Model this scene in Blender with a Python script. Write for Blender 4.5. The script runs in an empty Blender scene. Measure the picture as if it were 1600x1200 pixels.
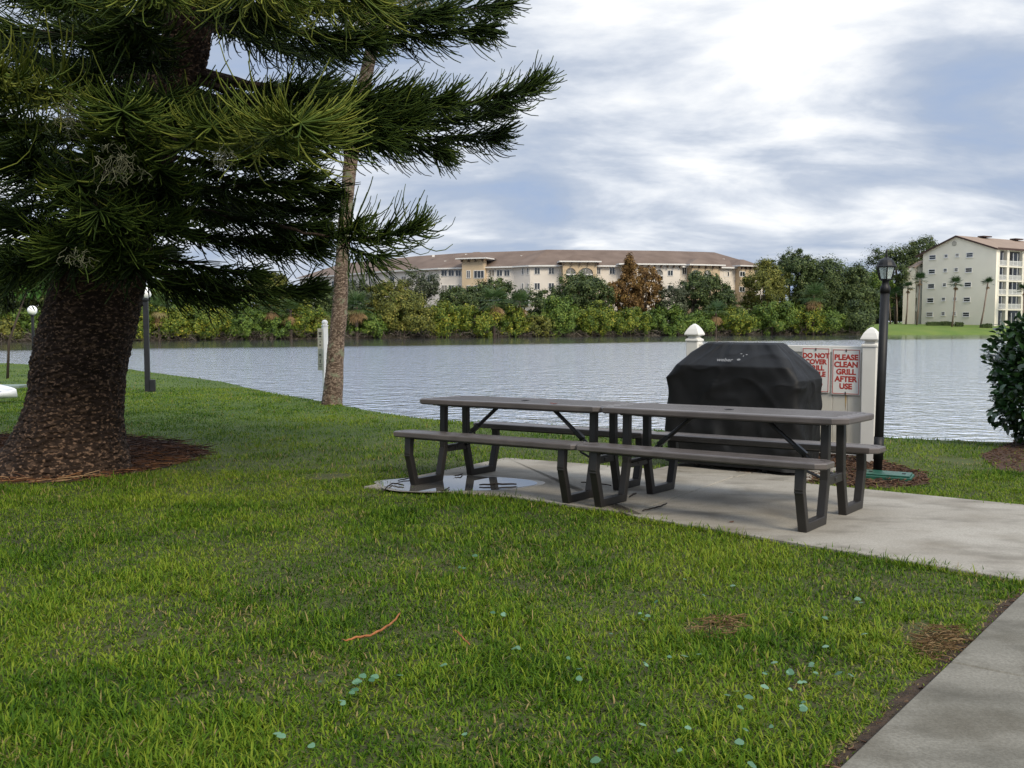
import bpy, math, random
import numpy as np
from mathutils import Vector, Matrix
random.seed(7); rng = np.random.default_rng(11)
scene = bpy.context.scene
COL = scene.collection
R = math.radians

# ------------------------------------------------------------------ camera facts, used to measure the place
F = 1480.; CAMH = 1.21; YH = 503.; SL = .0233; TH = math.atan((600 - YH) / F)
ZW = -1.15                                  # lake level
def ray(px, py):
    x = (px - 800) / F; u = -(py - 600) / F
    return np.array([x, math.cos(TH) + u * math.sin(TH), -math.sin(TH) + u * math.cos(TH)])
def gz(y):                                   # the lawn falls gently towards the lake
    return np.maximum(-SL * np.asarray(y, float), -1.0)
def gnd(px, py, h=0.):
    d = ray(px, py); t = (CAMH - h) / (-d[2] - SL * d[1]); return d * t + np.array([0, 0, CAMH])
def at(px, py, Y):
    d = ray(px, py); return d * (Y / d[1]) + np.array([0, 0, CAMH])

# ------------------------------------------------------------------ noise
def _hash(ix, iy, s):
    h = (ix.astype(np.int64) * 374761393 + iy.astype(np.int64) * 668265263 + s * 1442695) & 0x7fffffff
    h = ((h ^ (h >> 13)) * 1274126177) & 0x7fffffff
    return ((h ^ (h >> 16)) & 0xffff) / 65535.
def vn(x, y, s=0):
    x = np.asarray(x, float); y = np.asarray(y, float)
    ix = np.floor(x); iy = np.floor(y); fx = x - ix; fy = y - iy
    fx = fx * fx * (3 - 2 * fx); fy = fy * fy * (3 - 2 * fy)
    a = _hash(ix, iy, s); b = _hash(ix + 1, iy, s); c = _hash(ix, iy + 1, s); d = _hash(ix + 1, iy + 1, s)
    return (a * (1 - fx) + b * fx) * (1 - fy) + (c * (1 - fx) + d * fx) * fy
def fbm(x, y, s=0, o=3):
    v = 0; a = .5; t = 0
    for k in range(o):
        v = v + a * vn(x * 2 ** k, y * 2 ** k, s + k * 17); t += a; a *= .5
    return v / t
def smooth(a, b, x):
    t = np.clip((x - a) / (b - a), 0, 1); return t * t * (3 - 2 * t)

# ------------------------------------------------------------------ materials
def mat(name, col, rough=.6, var=.12, scale=6., bump=0., bscale=40., spec=.3, metal=0., stretch=None, col2=None, extra=None):
    m = bpy.data.materials.new(name); m.use_nodes = True
    nt = m.node_tree; N = nt.nodes; L = nt.links; b = N['Principled BSDF']
    b.inputs['Roughness'].default_value = rough; b.inputs['Metallic'].default_value = metal
    b.inputs['Specular IOR Level'].default_value = spec
    tc = N.new('ShaderNodeTexCoord'); src = tc.outputs['Object']
    if stretch:
        mp = N.new('ShaderNodeMapping'); mp.inputs['Scale'].default_value = stretch
        L.new(src, mp.inputs[0]); src = mp.outputs[0]
    n = N.new('ShaderNodeTexNoise'); n.inputs['Scale'].default_value = scale; n.inputs['Detail'].default_value = 6
    L.new(src, n.inputs['Vector'])
    cr = N.new('ShaderNodeValToRGB'); c2 = col2 or [c * (1 + var) for c in col]; c1 = [c * (1 - var) for c in col] if not col2 else col
    cr.color_ramp.elements[0].position = .32; cr.color_ramp.elements[1].position = .68
    cr.color_ramp.elements[0].color = (*c1, 1); cr.color_ramp.elements[1].color = (*c2, 1)
    L.new(n.outputs[0], cr.inputs[0]); out = cr.outputs[0]
    if extra: out = extra(nt, src, out)
    L.new(out, b.inputs['Base Color'])
    if bump:
        n2 = N.new('ShaderNodeTexNoise'); n2.inputs['Scale'].default_value = bscale; n2.inputs['Detail'].default_value = 5
        L.new(src, n2.inputs['Vector'])
        bp = N.new('ShaderNodeBump'); bp.inputs['Strength'].default_value = bump; bp.inputs['Distance'].default_value = .02
        L.new(n2.outputs[0], bp.inputs['Height']); L.new(bp.outputs[0], b.inputs['Normal'])
    return m
def mixcol(nt, fac, a, b, mode='MIX'):
    x = nt.nodes.new('ShaderNodeMix'); x.data_type = 'RGBA'; x.blend_type = mode
    if isinstance(fac, (int, float)): x.inputs[0].default_value = fac
    else: nt.links.new(fac, x.inputs[0])
    for k, v in ((6, a), (7, b)):
        if isinstance(v, tuple): x.inputs[k].default_value = (*v, 1)
        else: nt.links.new(v, x.inputs[k])
    return x.outputs[2]
def noisefac(nt, src, scale, lo, hi, detail=4):
    n = nt.nodes.new('ShaderNodeTexNoise'); n.inputs['Scale'].default_value = scale; n.inputs['Detail'].default_value = detail
    nt.links.new(src, n.inputs['Vector'])
    mr = nt.nodes.new('ShaderNodeMapRange'); mr.inputs[1].default_value = lo; mr.inputs[2].default_value = hi; mr.clamp = True
    nt.links.new(n.outputs[0], mr.inputs[0]); return mr.outputs[0]
def leafmat(name, stops, rough=.5, trans=.3, spec=.25):
    m = bpy.data.materials.new(name); m.use_nodes = True
    nt = m.node_tree; N = nt.nodes; L = nt.links; b = N['Principled BSDF']; o = N['Material Output']
    b.inputs['Roughness'].default_value = rough; b.inputs['Specular IOR Level'].default_value = spec
    a = N.new('ShaderNodeAttribute'); a.attribute_name = 'tint'
    cr = N.new('ShaderNodeValToRGB'); e = cr.color_ramp.elements
    while len(e) < len(stops): e.new(.5)
    for k, (p, c) in enumerate(stops): e[k].position = p; e[k].color = (*c, 1)
    L.new(a.outputs['Fac'], cr.inputs[0]); L.new(cr.outputs[0], b.inputs['Base Color'])
    if trans:
        t = N.new('ShaderNodeBsdfTranslucent'); mx = N.new('ShaderNodeMixShader'); mx.inputs[0].default_value = trans
        L.new(cr.outputs[0], t.inputs['Color']); L.new(b.outputs[0], mx.inputs[1]); L.new(t.outputs[0], mx.inputs[2]); L.new(mx.outputs[0], o.inputs[0])
    return m

# ------------------------------------------------------------------ objects
def tag(o, label=None, cat=None, group=None, kind=None):
    if label: o['label'] = label
    if cat: o['category'] = cat
    if group: o['group'] = group
    if kind: o['kind'] = kind
    return o
def thing(name, loc, label, cat, group=None, rot=(0, 0, 0)):
    o = bpy.data.objects.new(name, None); COL.objects.link(o); o.empty_display_size = .2
    o.location = [float(c) for c in loc]; o.rotation_euler = rot
    return tag(o, label, cat, group)
def org(parent):                                # world position of an unrotated parent chain
    p = Vector((0, 0, 0))
    while parent is not None: p += parent.location; parent = parent.parent
    return np.array(p)
def link(name, me, m, parent=None):
    o = bpy.data.objects.new(name, me); COL.objects.link(o)
    if m is not None: me.materials.append(m)
    o.parent = parent; return o
def npmesh(name, V, Fc, m, parent=None, tint=None, smoothf=False, world=True):
    V = np.asarray(V, float).reshape(-1, 3)
    if parent is not None and world: V = V - org(parent)
    Fc = np.asarray(Fc, np.int32); n, k = Fc.shape
    me = bpy.data.meshes.new(name)
    me.vertices.add(len(V)); me.vertices.foreach_set('co', V.astype(np.float32).ravel())
    me.loops.add(n * k); me.loops.foreach_set('vertex_index', Fc.ravel())
    me.polygons.add(n); me.polygons.foreach_set('loop_start', np.arange(n, dtype=np.int32) * k)
    if smoothf: me.polygons.foreach_set('use_smooth', np.ones(n, bool))
    me.update(calc_edges=True)
    if tint is not None:
        a = me.attributes.new('tint', 'FLOAT', 'FACE'); a.data.foreach_set('value', np.asarray(tint, np.float32))
    return link(name, me, m, parent)
class MB:
    def __init__(s): s.v = []; s.f = []; s.t = []
    def add(s, v, f, t=.5):
        n = len(s.v); s.v += [tuple(map(float, p)) for p in v]; s.f += [tuple(i + n for i in q) for q in f]; s.t += [t] * len(f)
    def obox(s, c, ax, half, t=.5):
        c = np.asarray(c, float); A = [np.asarray(a, float) * h for a, h in zip(ax, half)]
        v = [c + i * A[0] + j * A[1] + k * A[2] for k in (-1, 1) for j in (-1, 1) for i in (-1, 1)]
        s.add(v, [(0, 2, 3, 1), (4, 5, 7, 6), (0, 1, 5, 4), (2, 6, 7, 3), (0, 4, 6, 2), (1, 3, 7, 5)], t)
    def box(s, c, size, rz=0, t=.5):
        co, si = math.cos(rz), math.sin(rz)
        s.obox(c, [(co, si, 0), (-si, co, 0), (0, 0, 1)], [size[0] / 2, size[1] / 2, size[2] / 2], t)
    def tube(s, pts, rad, n=8, cap=True, t=.5):
        pts = [Vector(p) for p in pts]; k = len(pts)
        if not hasattr(rad, '__len__'): rad = [rad] * k
        u = None; rings = []
        for i, p in enumerate(pts):
            d = (pts[min(i + 1, k - 1)] - pts[max(i - 1, 0)]).normalized()
            if u is None: u = d.orthogonal().normalized()
            else: u = (u - d * u.dot(d)).normalized()
            w = d.cross(u)
            rings.append([p + (u * math.cos(2 * math.pi * j / n) + w * math.sin(2 * math.pi * j / n)) * rad[i] for j in range(n)])
        v = [q for r in rings for q in r]
        f = [(i * n + j, i * n + (j + 1) % n, (i + 1) * n + (j + 1) % n, (i + 1) * n + j) for i in range(k - 1) for j in range(n)]
        if cap: f += [tuple(range(n - 1, -1, -1)), tuple((k - 1) * n + j for j in range(n))]
        s.add(v, f, t)
    def lathe(s, c, prof, n=24, phase=0., t=.5):
        c = np.asarray(c, float); v = []; f = []
        for r, z in prof:
            for j in range(n):
                a = 2 * math.pi * j / n + phase; v.append(c + [r * math.cos(a), r * math.sin(a), z])
        for i in range(len(prof) - 1):
            for j in range(n): f.append((i * n + j, i * n + (j + 1) % n, (i + 1) * n + (j + 1) % n, (i + 1) * n + j))
        f += [tuple(range(n - 1, -1, -1)), tuple((len(prof) - 1) * n + j for j in range(n))]
        s.add(v, f, t)
    def prism(s, poly, z0, z1, t=.5):            # vertical prism of an xy polygon (ccw)
        n = len(poly); g0 = z0 if callable(z0) else (lambda x, y: z0); g1 = z1 if callable(z1) else (lambda x, y: z1)
        v = [(x, y, float(g0(x, y))) for x, y in poly] + [(x, y, float(g1(x, y))) for x, y in poly]
        s.add(v, [tuple(range(n - 1, -1, -1)), tuple(range(n, 2 * n))] + [(i, (i + 1) % n, n + (i + 1) % n, n + i) for i in range(n)], t)
    def build(s, name, m, parent=None, smoothf=False, world=True, bevel=0., seg=2, tint=False):
        off = org(parent) if (parent is not None and world) else np.zeros(3)
        me = bpy.data.meshes.new(name)
        me.from_pydata([tuple(np.array(p) - off) for p in s.v], [], s.f); me.update()
        if smoothf: me.polygons.foreach_set('use_smooth', np.ones(len(me.polygons), bool))
        if tint:
            a = me.attributes.new('tint', 'FLOAT', 'FACE'); a.data.foreach_set('value', np.asarray(s.t, np.float32))
        o = link(name, me, m, parent)
        if bevel:
            b = o.modifiers.new('bevel', 'BEVEL'); b.width = bevel; b.segments = seg; b.limit_method = 'ANGLE'
        return o
def textobj(name, lines, size, m, parent, frame, line=1.15, bold=.0):
    """frame: origin (top centre), right, up, normal in world."""
    o0, rt, upv, nr = [np.asarray(a, float) for a in frame]
    off = org(parent)
    allv = []; allf = []
    for i, tx in enumerate(lines):
        cu = bpy.data.curves.new('t', 'FONT'); cu.body = tx; cu.size = size; cu.align_x = 'CENTER'; cu.extrude = .0006; cu.offset = bold; cu.resolution_u = 3
        ob = bpy.data.objects.new('t', cu); COL.objects.link(ob)
        dg = bpy.context.evaluated_depsgraph_get(); dg.update()
        me = bpy.data.meshes.new_from_object(ob.evaluated_get(dg))
        n = len(allv)
        for v in me.vertices:
            p = o0 + rt * v.co.x + upv * (v.co.y - size * .75 - i * size * line) + nr * v.co.z
            allv.append(tuple(p - off))
        allf += [tuple(k + n for k in q.vertices) for q in me.polygons]
        bpy.data.objects.remove(ob); bpy.data.curves.remove(cu); bpy.data.meshes.remove(me)
    me = bpy.data.meshes.new(name); me.from_pydata(allv, [], allf); me.update()
    return link(name, me, m, parent)
def cords(P, rad, taper=.45, sides=3):
    """P (N,S,3) polylines -> tubes; rad (N,)"""
    N_, S, _ = P.shape
    T = np.gradient(P, axis=1); T /= np.linalg.norm(T, axis=2, keepdims=True) + 1e-9
    ref = rng.normal(size=(N_, 1, 3)); U = np.cross(T, ref); U /= np.linalg.norm(U, axis=2, keepdims=True) + 1e-9
    W = np.cross(T, U)
    r = rad[:, None] * (1 - (1 - taper) * np.linspace(0, 1, S)[None, :] ** 2)
    a = np.arange(sides) * 2 * np.pi / sides
    V = P[:, :, None, :] + r[:, :, None, None] * (np.cos(a)[None, None, :, None] * U[:, :, None, :] + np.sin(a)[None, None, :, None] * W[:, :, None, :])
    base = (np.arange(N_) * S * sides)[:, None, None]
    i = np.arange(S - 1)[None, :, None] * sides; j = np.arange(sides)[None, None, :]; j2 = (j + 1) % sides
    Q = np.stack([base + i + j, base + i + j2, base + i + sides + j2, base + i + sides + j], -1).reshape(-1, 4)
    return V.reshape(-1, 3), Q, (S - 1) * sides
def cards(Cn, sx, sy, nbias=None, tilt=1.0):
    """leaf quads: centres (N,3)"""
    n = len(Cn); nr = rng.normal(size=(n, 3))
    if nbias is not None: nr = nr * tilt + nbias
    nr /= np.linalg.norm(nr, axis=1, keepdims=True) + 1e-9
    u = np.cross(nr, rng.normal(size=(n, 3))); u /= np.linalg.norm(u, axis=1, keepdims=True) + 1e-9
    w = np.cross(nr, u); sx = np.broadcast_to(sx, n)[:, None]; sy = np.broadcast_to(sy, n)[:, None]
    V = np.stack([Cn - u * sx, Cn - w * sy + u * sx * .15, Cn + u * sx, Cn + w * sy + u * sx * .15], 1).reshape(-1, 3)
    return V, np.arange(4 * n).reshape(n, 4)

# ------------------------------------------------------------------ render, world, light, camera
scene.render.engine = 'CYCLES'
scene.cycles.max_bounces = 8; scene.cycles.transparent_max_bounces = 8; scene.cycles.use_denoising = True
scene.view_settings.view_transform = 'Standard'; scene.view_settings.look = 'None'
scene.view_settings.exposure = 0.35; scene.view_settings.gamma = 1
SUN_AZ, SUN_EL = R(148), R(40)                 # azimuth from +Y towards +X
w = bpy.data.worlds.new("World"); scene.world = w; w.use_nodes = True
nt = w.node_tree; N = nt.nodes; L = nt.links; N.clear()
wo = N.new('ShaderNodeOutputWorld')
sky = N.new('ShaderNodeTexSky'); sky.sky_type = 'NISHITA'; sky.sun_disc = False; sky.sun_elevation = SUN_EL; sky.sun_rotation = SUN_AZ
bg1 = N.new('ShaderNodeBackground'); bg1.inputs[1].default_value = .1; L.new(sky.outputs[0], bg1.inputs[0])
tc = N.new('ShaderNodeTexCoord'); sp = N.new('ShaderNodeSeparateXYZ'); L.new(tc.outputs['Generated'], sp.inputs[0])
def math_(op, a, b=None):
    m = N.new('ShaderNodeMath'); m.operation = op
    for k, v in enumerate((a, b)):
        if v is None: continue
        if isinstance(v, (int, float)): m.inputs[k].default_value = v
        else: L.new(v, m.inputs[k])
    return m.outputs[0]
zc = math_('ADD', math_('MAXIMUM', sp.outputs[2], 0.), .23)
cx = math_('DIVIDE', sp.outputs[0], zc); cy = math_('DIVIDE', sp.outputs[1], zc)
cb = N.new('ShaderNodeCombineXYZ'); L.new(cx, cb.inputs[0]); L.new(cy, cb.inputs[1])
def wnoise(sc, det, off, rough=.55, stretch=(1, 1, 1), dist=0.):
    mp = N.new('ShaderNodeMapping'); mp.inputs['Location'].default_value = off; mp.inputs['Scale'].default_value = stretch
    mp.inputs['Rotation'].default_value = (0, 0, R(4))
    L.new(cb.outputs[0], mp.inputs[0])
    n = N.new('ShaderNodeTexNoise'); n.inputs['Scale'].default_value = sc; n.inputs['Detail'].default_value = det
    n.inputs['Roughness'].default_value = rough; n.inputs['Distortion'].default_value = dist
    L.new(mp.outputs[0], n.inputs['Vector']); return n.outputs[0]
n1 = wnoise(.75, 7, (6.6, 11.1, 0), .5, (.9, 1.1, 1), .3)     # cloud masses
n2 = wnoise(2.0, 11, (4.4, 5.1, 0), .56, (.85, 1.15, 1), .3)       # their texture
dirn = N.new('ShaderNodeVectorMath'); dirn.operation = 'DOT_PRODUCT'
L.new(tc.outputs['Generated'], dirn.inputs[0]); _d = ray(1040, -40); _d = _d / np.linalg.norm(_d); dirn.inputs[1].default_value = tuple(_d)
glow = N.new('ShaderNodeMapRange'); glow.interpolation_type = 'SMOOTHSTEP'; glow.inputs[1].default_value = .968; glow.inputs[2].default_value = 1.0
L.new(dirn.outputs['Value'], glow.inputs[0])
val = math_('ADD', math_('ADD', math_('MULTIPLY', n1, .46), math_('MULTIPLY', n2, .54)), math_('MULTIPLY', glow.outputs[0], .11))
cr = N.new('ShaderNodeValToRGB'); e = cr.color_ramp.elements
stops = [(.39, (.29, .375, .54)), (.46, (.345, .41, .53)), (.515, (.45, .50, .59)), (.56, (.62, .655, .715)), (.63, (.90, .90, .89))]
while len(e) < len(stops): e.new(.5)
for k, (p, c) in enumerate(stops): e[k].position = p; e[k].color = (*c, 1)
L.new(val, cr.inputs[0])
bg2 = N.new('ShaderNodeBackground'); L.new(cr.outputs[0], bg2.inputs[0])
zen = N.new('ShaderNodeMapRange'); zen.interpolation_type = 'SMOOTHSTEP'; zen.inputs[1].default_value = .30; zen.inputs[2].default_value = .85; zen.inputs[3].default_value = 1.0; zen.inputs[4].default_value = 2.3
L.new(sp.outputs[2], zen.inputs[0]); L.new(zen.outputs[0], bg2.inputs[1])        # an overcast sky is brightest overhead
cov = N.new('ShaderNodeMapRange'); cov.inputs[1].default_value = .30; cov.inputs[2].default_value = .40; cov.inputs[3].default_value = .72; cov.inputs[4].default_value = .97
L.new(val, cov.inputs[0])
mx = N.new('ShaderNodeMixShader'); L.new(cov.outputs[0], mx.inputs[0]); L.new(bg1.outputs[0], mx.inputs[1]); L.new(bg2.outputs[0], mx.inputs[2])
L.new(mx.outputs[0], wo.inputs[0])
sl = bpy.data.lights.new('sun', 'SUN'); sl.energy = 2.6; sl.angle = R(22); sl.color = (1, .90, .74)
so = bpy.data.objects.new('sun', sl); COL.objects.link(so)
sd = Vector((math.sin(SUN_AZ) * math.cos(SUN_EL), math.cos(SUN_AZ) * math.cos(SUN_EL), math.sin(SUN_EL)))
so.rotation_euler = sd.to_track_quat('Z', 'Y').to_euler()
cam = bpy.data.cameras.new('camera'); co_ = bpy.data.objects.new('camera', cam); COL.objects.link(co_)
cam.sensor_width = 36; cam.lens = 36 * F / 1600; cam.clip_end = 4000; cam.clip_start = .05
co_.location = (0, 0, CAMH); co_.rotation_euler = (math.pi / 2 - TH, 0, 0); scene.camera = co_

# ================================================================== SETTING
SH = np.array([(-200, 120), (-60, 70), (-27.6, 51), (-17.8, 44.3), (-13, 36.5), (-9.17, 30.1), (-6.3, 24), (-4.06, 20), (-2.7, 17.3), (-1.44, 15.2), (0, 14.1), (1.8, 13.26), (3.4, 12.6), (4.93, 12.1), (6.27, 11.5), (9, 10.8), (40, 8)])
def shore(x): return np.interp(x, SH[:, 0], SH[:, 1]) + .12 * (vn(np.asarray(x) * .9, np.asarray(x) * 0, 5) - .5)
def farshore(x):                                # far water's edge, as depth for a bearing-like x at 150 m
    return np.interp(x, [-300, -90, -62, -40, -12, 15, 50, 85, 300], [70, 96, 112, 124, 140, 156, 172, 178, 190])

# near lawn: rows from behind the camera to the lake's edge, then the bank
xs = np.unique(np.concatenate([np.linspace(-200, -30, 20), np.linspace(-30, 12, 90), np.linspace(12, 40, 8)]))
ts = np.concatenate([np.linspace(0, 1, 90), ])
rows = []
ys = shore(xs)
for t in ts:
    y = -8 + (ys + 8) * t
    rows.append(np.stack([xs, y, gz(y)], 1))
for dy, dz in ((.15, -.05), (.35, -.25), (.7, -.7), (1.5, -1.6)):
    rows.append(np.stack([xs, ys + dy, np.minimum(gz(ys) + dz * .6, gz(ys) - .02)], 1))
# lake bed, then the far bank: one sheet to the horizon
fy = farshore(xs * 1.0)
far_x = np.sign(xs) * np.abs(xs) ** 1.0
n0 = len(xs)
def farrow(k, dy, z):
    X = np.interp(np.linspace(0, 1, n0), [0, 1], [-260, 260]); return np.stack([X, farshore(X) + dy, np.full(n0, z)], 1)
rows.append(farrow(0, -25, -2.6)); rows.append(farrow(0, -1.2, -1.5)); rows.append(farrow(0, .4, -.95)); rows.append(farrow(0, 2, -.55))
rows.append(farrow(0, 16, .55)); rows.append(farrow(0, 22, .72)); rows.append(farrow(0, 70, .8))
X = np.linspace(-2500, 2500, n0); rows.append(np.stack([X, np.full(n0, 900.), np.full(n0, .8)], 1)); rows.append(np.stack([X * 1.4, np.full(n0, 3500.), np.full(n0, .8)], 1))
V = np.concatenate(rows); nr = len(rows)
ii = np.arange(nr - 1)[:, None] * n0; jj = np.arange(n0 - 1)[None, :]
Q = np.stack([ii + jj, ii + jj + 1, ii + n0 + jj + 1, ii + n0 + jj], -1).reshape(-1, 4)
def lawn_extra(nt, src, out):
    far = nt.nodes.new('ShaderNodeSeparateXYZ'); nt.links.new(src, far.inputs[0])
    mr = nt.nodes.new('ShaderNodeMapRange'); mr.inputs[1].default_value = 60; mr.inputs[2].default_value = 90; mr.clamp = True
    nt.links.new(far.outputs[1], mr.inputs[0])
    f2 = noisefac(nt, src, .25, .35, .65)
    fg = mixcol(nt, f2, (.085, .14, .022), (.12, .165, .03))
    mr3 = nt.nodes.new('ShaderNodeMapRange'); mr3.inputs[1].default_value = 58; mr3.inputs[2].default_value = 68; mr3.clamp = True; nt.links.new(far.outputs[0], mr3.inputs[0])
    fg = mixcol(nt, mr3.outputs[0], (.035, .030, .018), fg)
    mr2 = nt.nodes.new('ShaderNodeMapRange'); mr2.inputs[1].default_value = 7; mr2.inputs[2].default_value = 16; mr2.clamp = True; nt.links.new(far.outputs[1], mr2.inputs[0])
    out = mixcol(nt, mr2.outputs[0], out, mixcol(nt, f2, (.045, .080, .012), (.075, .11, .018)))
    return mixcol(nt, mr.outputs[0], out, fg)
M_ground = mat('lawn_ground', (.036, .036, .013), .95, col2=(.062, .070, .020), scale=5, bump=.5, bscale=60, extra=lawn_extra)
g = npmesh('ground', V, Q, M_ground, smoothf=True); tag(g, 'grassy ground sloping down to the lake and rising on the far bank', 'ground', kind='structure')

# water
M_water = bpy.data.materials.new('lake_water'); M_water.use_nodes = True
nt = M_water.node_tree; b = nt.nodes['Principled BSDF']
b.inputs['Base Color'].default_value = (.10, .115, .11, 1); b.inputs['Roughness'].default_value = .06; b.inputs['IOR'].default_value = 1.7; b.inputs['Specular IOR Level'].default_value = .5
tcn = nt.nodes.new('ShaderNodeTexCoord')
def wn(scale, sx, sy, det, rot=0.):
    mp = nt.nodes.new('ShaderNodeMapping'); mp.inputs['Scale'].default_value = (sx, sy, 1); mp.inputs['Rotation'].default_value = (0, 0, rot); nt.links.new(tcn.outputs['Object'], mp.inputs[0])
    n = nt.nodes.new('ShaderNodeTexNoise'); n.inputs['Scale'].default_value = scale; n.inputs['Detail'].default_value = det; n.inputs['Roughness'].default_value = .6; nt.links.new(mp.outputs[0], n.inputs['Vector']); return n.outputs[0]
def wmath(op, a, b_):
    m = nt.nodes.new('ShaderNodeMath'); m.operation = op
    for k, v in enumerate((a, b_)):
        if isinstance(v, (int, float)): m.inputs[k].default_value = v
        else: nt.links.new(v, m.inputs[k])
    return m.outputs[0]
h = wmath('ADD', wmath('MULTIPLY', wn(2.6, .85, 1.15, 3, .45), .7), wmath('MULTIPLY', wn(.8, .8, 1.2, 3, -.4), .6))
# sheltered water close under the far bank lies calm
at_ = nt.nodes.new('ShaderNodeAttribute'); at_.attribute_name = 'calm'
amp = wmath('MULTIPLY', wmath('SUBTRACT', 1.0, wmath('MULTIPLY', at_.outputs['Fac'], .97)), 1.0)
bp = nt.nodes.new('ShaderNodeBump'); bp.inputs['Distance'].default_value = .24
nt.links.new(amp, bp.inputs['Strength']); nt.links.new(h, bp.inputs['Height']); nt.links.new(bp.outputs[0], b.inputs['Normal'])
gl = nt.nodes.new('ShaderNodeBsdfGlossy'); gl.inputs['Roughness'].default_value = .10; gl.inputs['Color'].default_value = (.95, .95, .97, 1); nt.links.new(bp.outputs[0], gl.inputs['Normal'])
fr = nt.nodes.new('ShaderNodeFresnel'); fr.inputs['IOR'].default_value = 1.33; nt.links.new(bp.outputs[0], fr.inputs['Normal'])
mrw = nt.nodes.new('ShaderNodeMapRange'); mrw.clamp = True; mrw.inputs[1].default_value = .03; mrw.inputs[2].default_value = .24; mrw.inputs[3].default_value = .84; mrw.inputs[4].default_value = .96; nt.links.new(fr.outputs[0], mrw.inputs[0])
mw = nt.nodes.new('ShaderNodeMixShader'); nt.links.new(mrw.outputs[0], mw.inputs[0]); nt.links.new(b.outputs[0], mw.inputs[1]); nt.links.new(gl.outputs[0], mw.inputs[2]); nt.links.new(mw.outputs[0], nt.nodes['Material Output'].inputs[0])
wx = np.linspace(-260, 260, 120); wrows = []; calm = []
for q in np.concatenate([np.linspace(0, .7, 20), np.linspace(.72, 1, 60)]):
    y = 5 + (farshore(wx) + 1.2 - 5) * q; wrows.append(np.stack([wx, y, np.full(len(wx), ZW)], 1))
    calm.append(smooth(.0, 1., 1 - (farshore(wx) - y - 40 - 10 * (vn(wx * .05, wx * 0, 3) - .5)) / 14.))
V = np.concatenate(wrows); n0 = len(wx); nr = len(wrows)
ii = np.arange(nr - 1)[:, None] * n0; jj = np.arange(n0 - 1)[None, :]
Q = np.stack([ii + jj, ii + jj + 1, ii + n0 + jj + 1, ii + n0 + jj], -1).reshape(-1, 4)
wob = npmesh('lake_water', V, Q, M_water, smoothf=True); tag(wob, 'rippled lake reflecting the cloudy sky', 'water', kind='structure')
ca = wob.data.attributes.new('calm', 'FLOAT', 'POINT'); ca.data.foreach_set('value', np.concatenate(calm).astype(np.float32))

# concrete
def conc_extra(dark, amt, sc):
    def ex(nt, src, out):
        o1 = mixcol(nt, noisefac(nt, src, sc, .5, .72), out, dark)
        v = nt.nodes.new('ShaderNodeTexVoronoi'); v.inputs['Scale'].default_value = 45; nt.links.new(src, v.inputs['Vector'])
        mr = nt.nodes.new('ShaderNodeMapRange'); mr.inputs[1].default_value = .05; mr.inputs[2].default_value = .13; mr.inputs[3].default_value = .35; mr.inputs[4].default_value = 0; mr.clamp = True
        nt.links.new(v.outputs['Distance'], mr.inputs[0])
        o2 = mixcol(nt, mr.outputs[0], o1, tuple(c * .5 for c in dark))
        mp = nt.nodes.new('ShaderNodeMapping'); mp.inputs['Scale'].default_value = (1, 1.8, 1); mp.inputs['Rotation'].default_value = (0, 0, .5); nt.links.new(src, mp.inputs[0])
        o2 = mixcol(nt, noisefac(nt, mp.outputs[0], 3.1, .50, .90, 12), o2, tuple(c * .50 for c in dark))
        return mixcol(nt, noisefac(nt, src, 90, .35, .65, 2), o2, mixcol(nt, .35, o2, tuple(c * .7 for c in dark)))
    return ex
M_slab = mat('slab_concrete', (.275, .25, .205), .8, col2=(.365, .34, .29), scale=1.3, bump=.12, bscale=80, extra=conc_extra((.19, .165, .125), .5, 1.7))
M_walk = mat('walk_concrete', (.15, .14, .112), .85, col2=(.225, .21, .172), scale=2.2, bump=.2, bscale=120, extra=conc_extra((.085, .074, .052), .5, 2.6))
G2 = lambda px, py: tuple(gnd(px, py)[:2])
def zs(h): return lambda x, y: -SL * y + h
A = np.array(G2(568, 764)); B = np.array(G2(790, 718)); C1 = np.array(G2(1018, 736)); C2 = np.array(G2(1252, 758)); E1 = np.array(G2(1600, 793))
ed = (E1 - C2) / np.linalg.norm(E1 - C2)
FR = [np.array(G2(*p)) for p in ((1600, 912), (1250, 854), (1000, 808), (800, 779))]
fd = (FR[0] - FR[1]) / np.linalg.norm(FR[0] - FR[1])
J1a = np.array(G2(981, 808)); J1b = np.array(G2(1176, 752))     # expansion joint
jn = np.array([-(J1b - J1a)[1], (J1b - J1a)[0]]); jn /= np.linalg.norm(jn)
def prism_obj(name, polys, h0, h1, m, label, cat):
    mb = MB()
    for P in polys:
        P = [tuple(p) for p in P]
        ar = sum(P[i][0] * P[(i + 1) % len(P)][1] - P[(i + 1) % len(P)][0] * P[i][1] for i in range(len(P)))
        if ar < 0: P = P[::-1]
        mb.prism(P, zs(h0), zs(h1))
    o = mb.build(name, m, bevel=.006, seg=1); return tag(o, label, cat, kind='structure')
top_j = C1 + (C2 - C1) * .58
ga = .007
left_poly = [A + (0, 0), FR[3], FR[2], J1a - jn * (-ga), top_j + jn * ga, C1, B]
right_poly = [J1a - jn * ga, FR[1], FR[0], FR[0] + fd * 3, E1 + ed * 3, E1, C2, top_j - jn * ga]
slab = prism_obj('patio_slab', [left_poly, right_poly], -.12, .022, M_slab, 'pale concrete patio slab under the picnic tables', 'patio')
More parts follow.
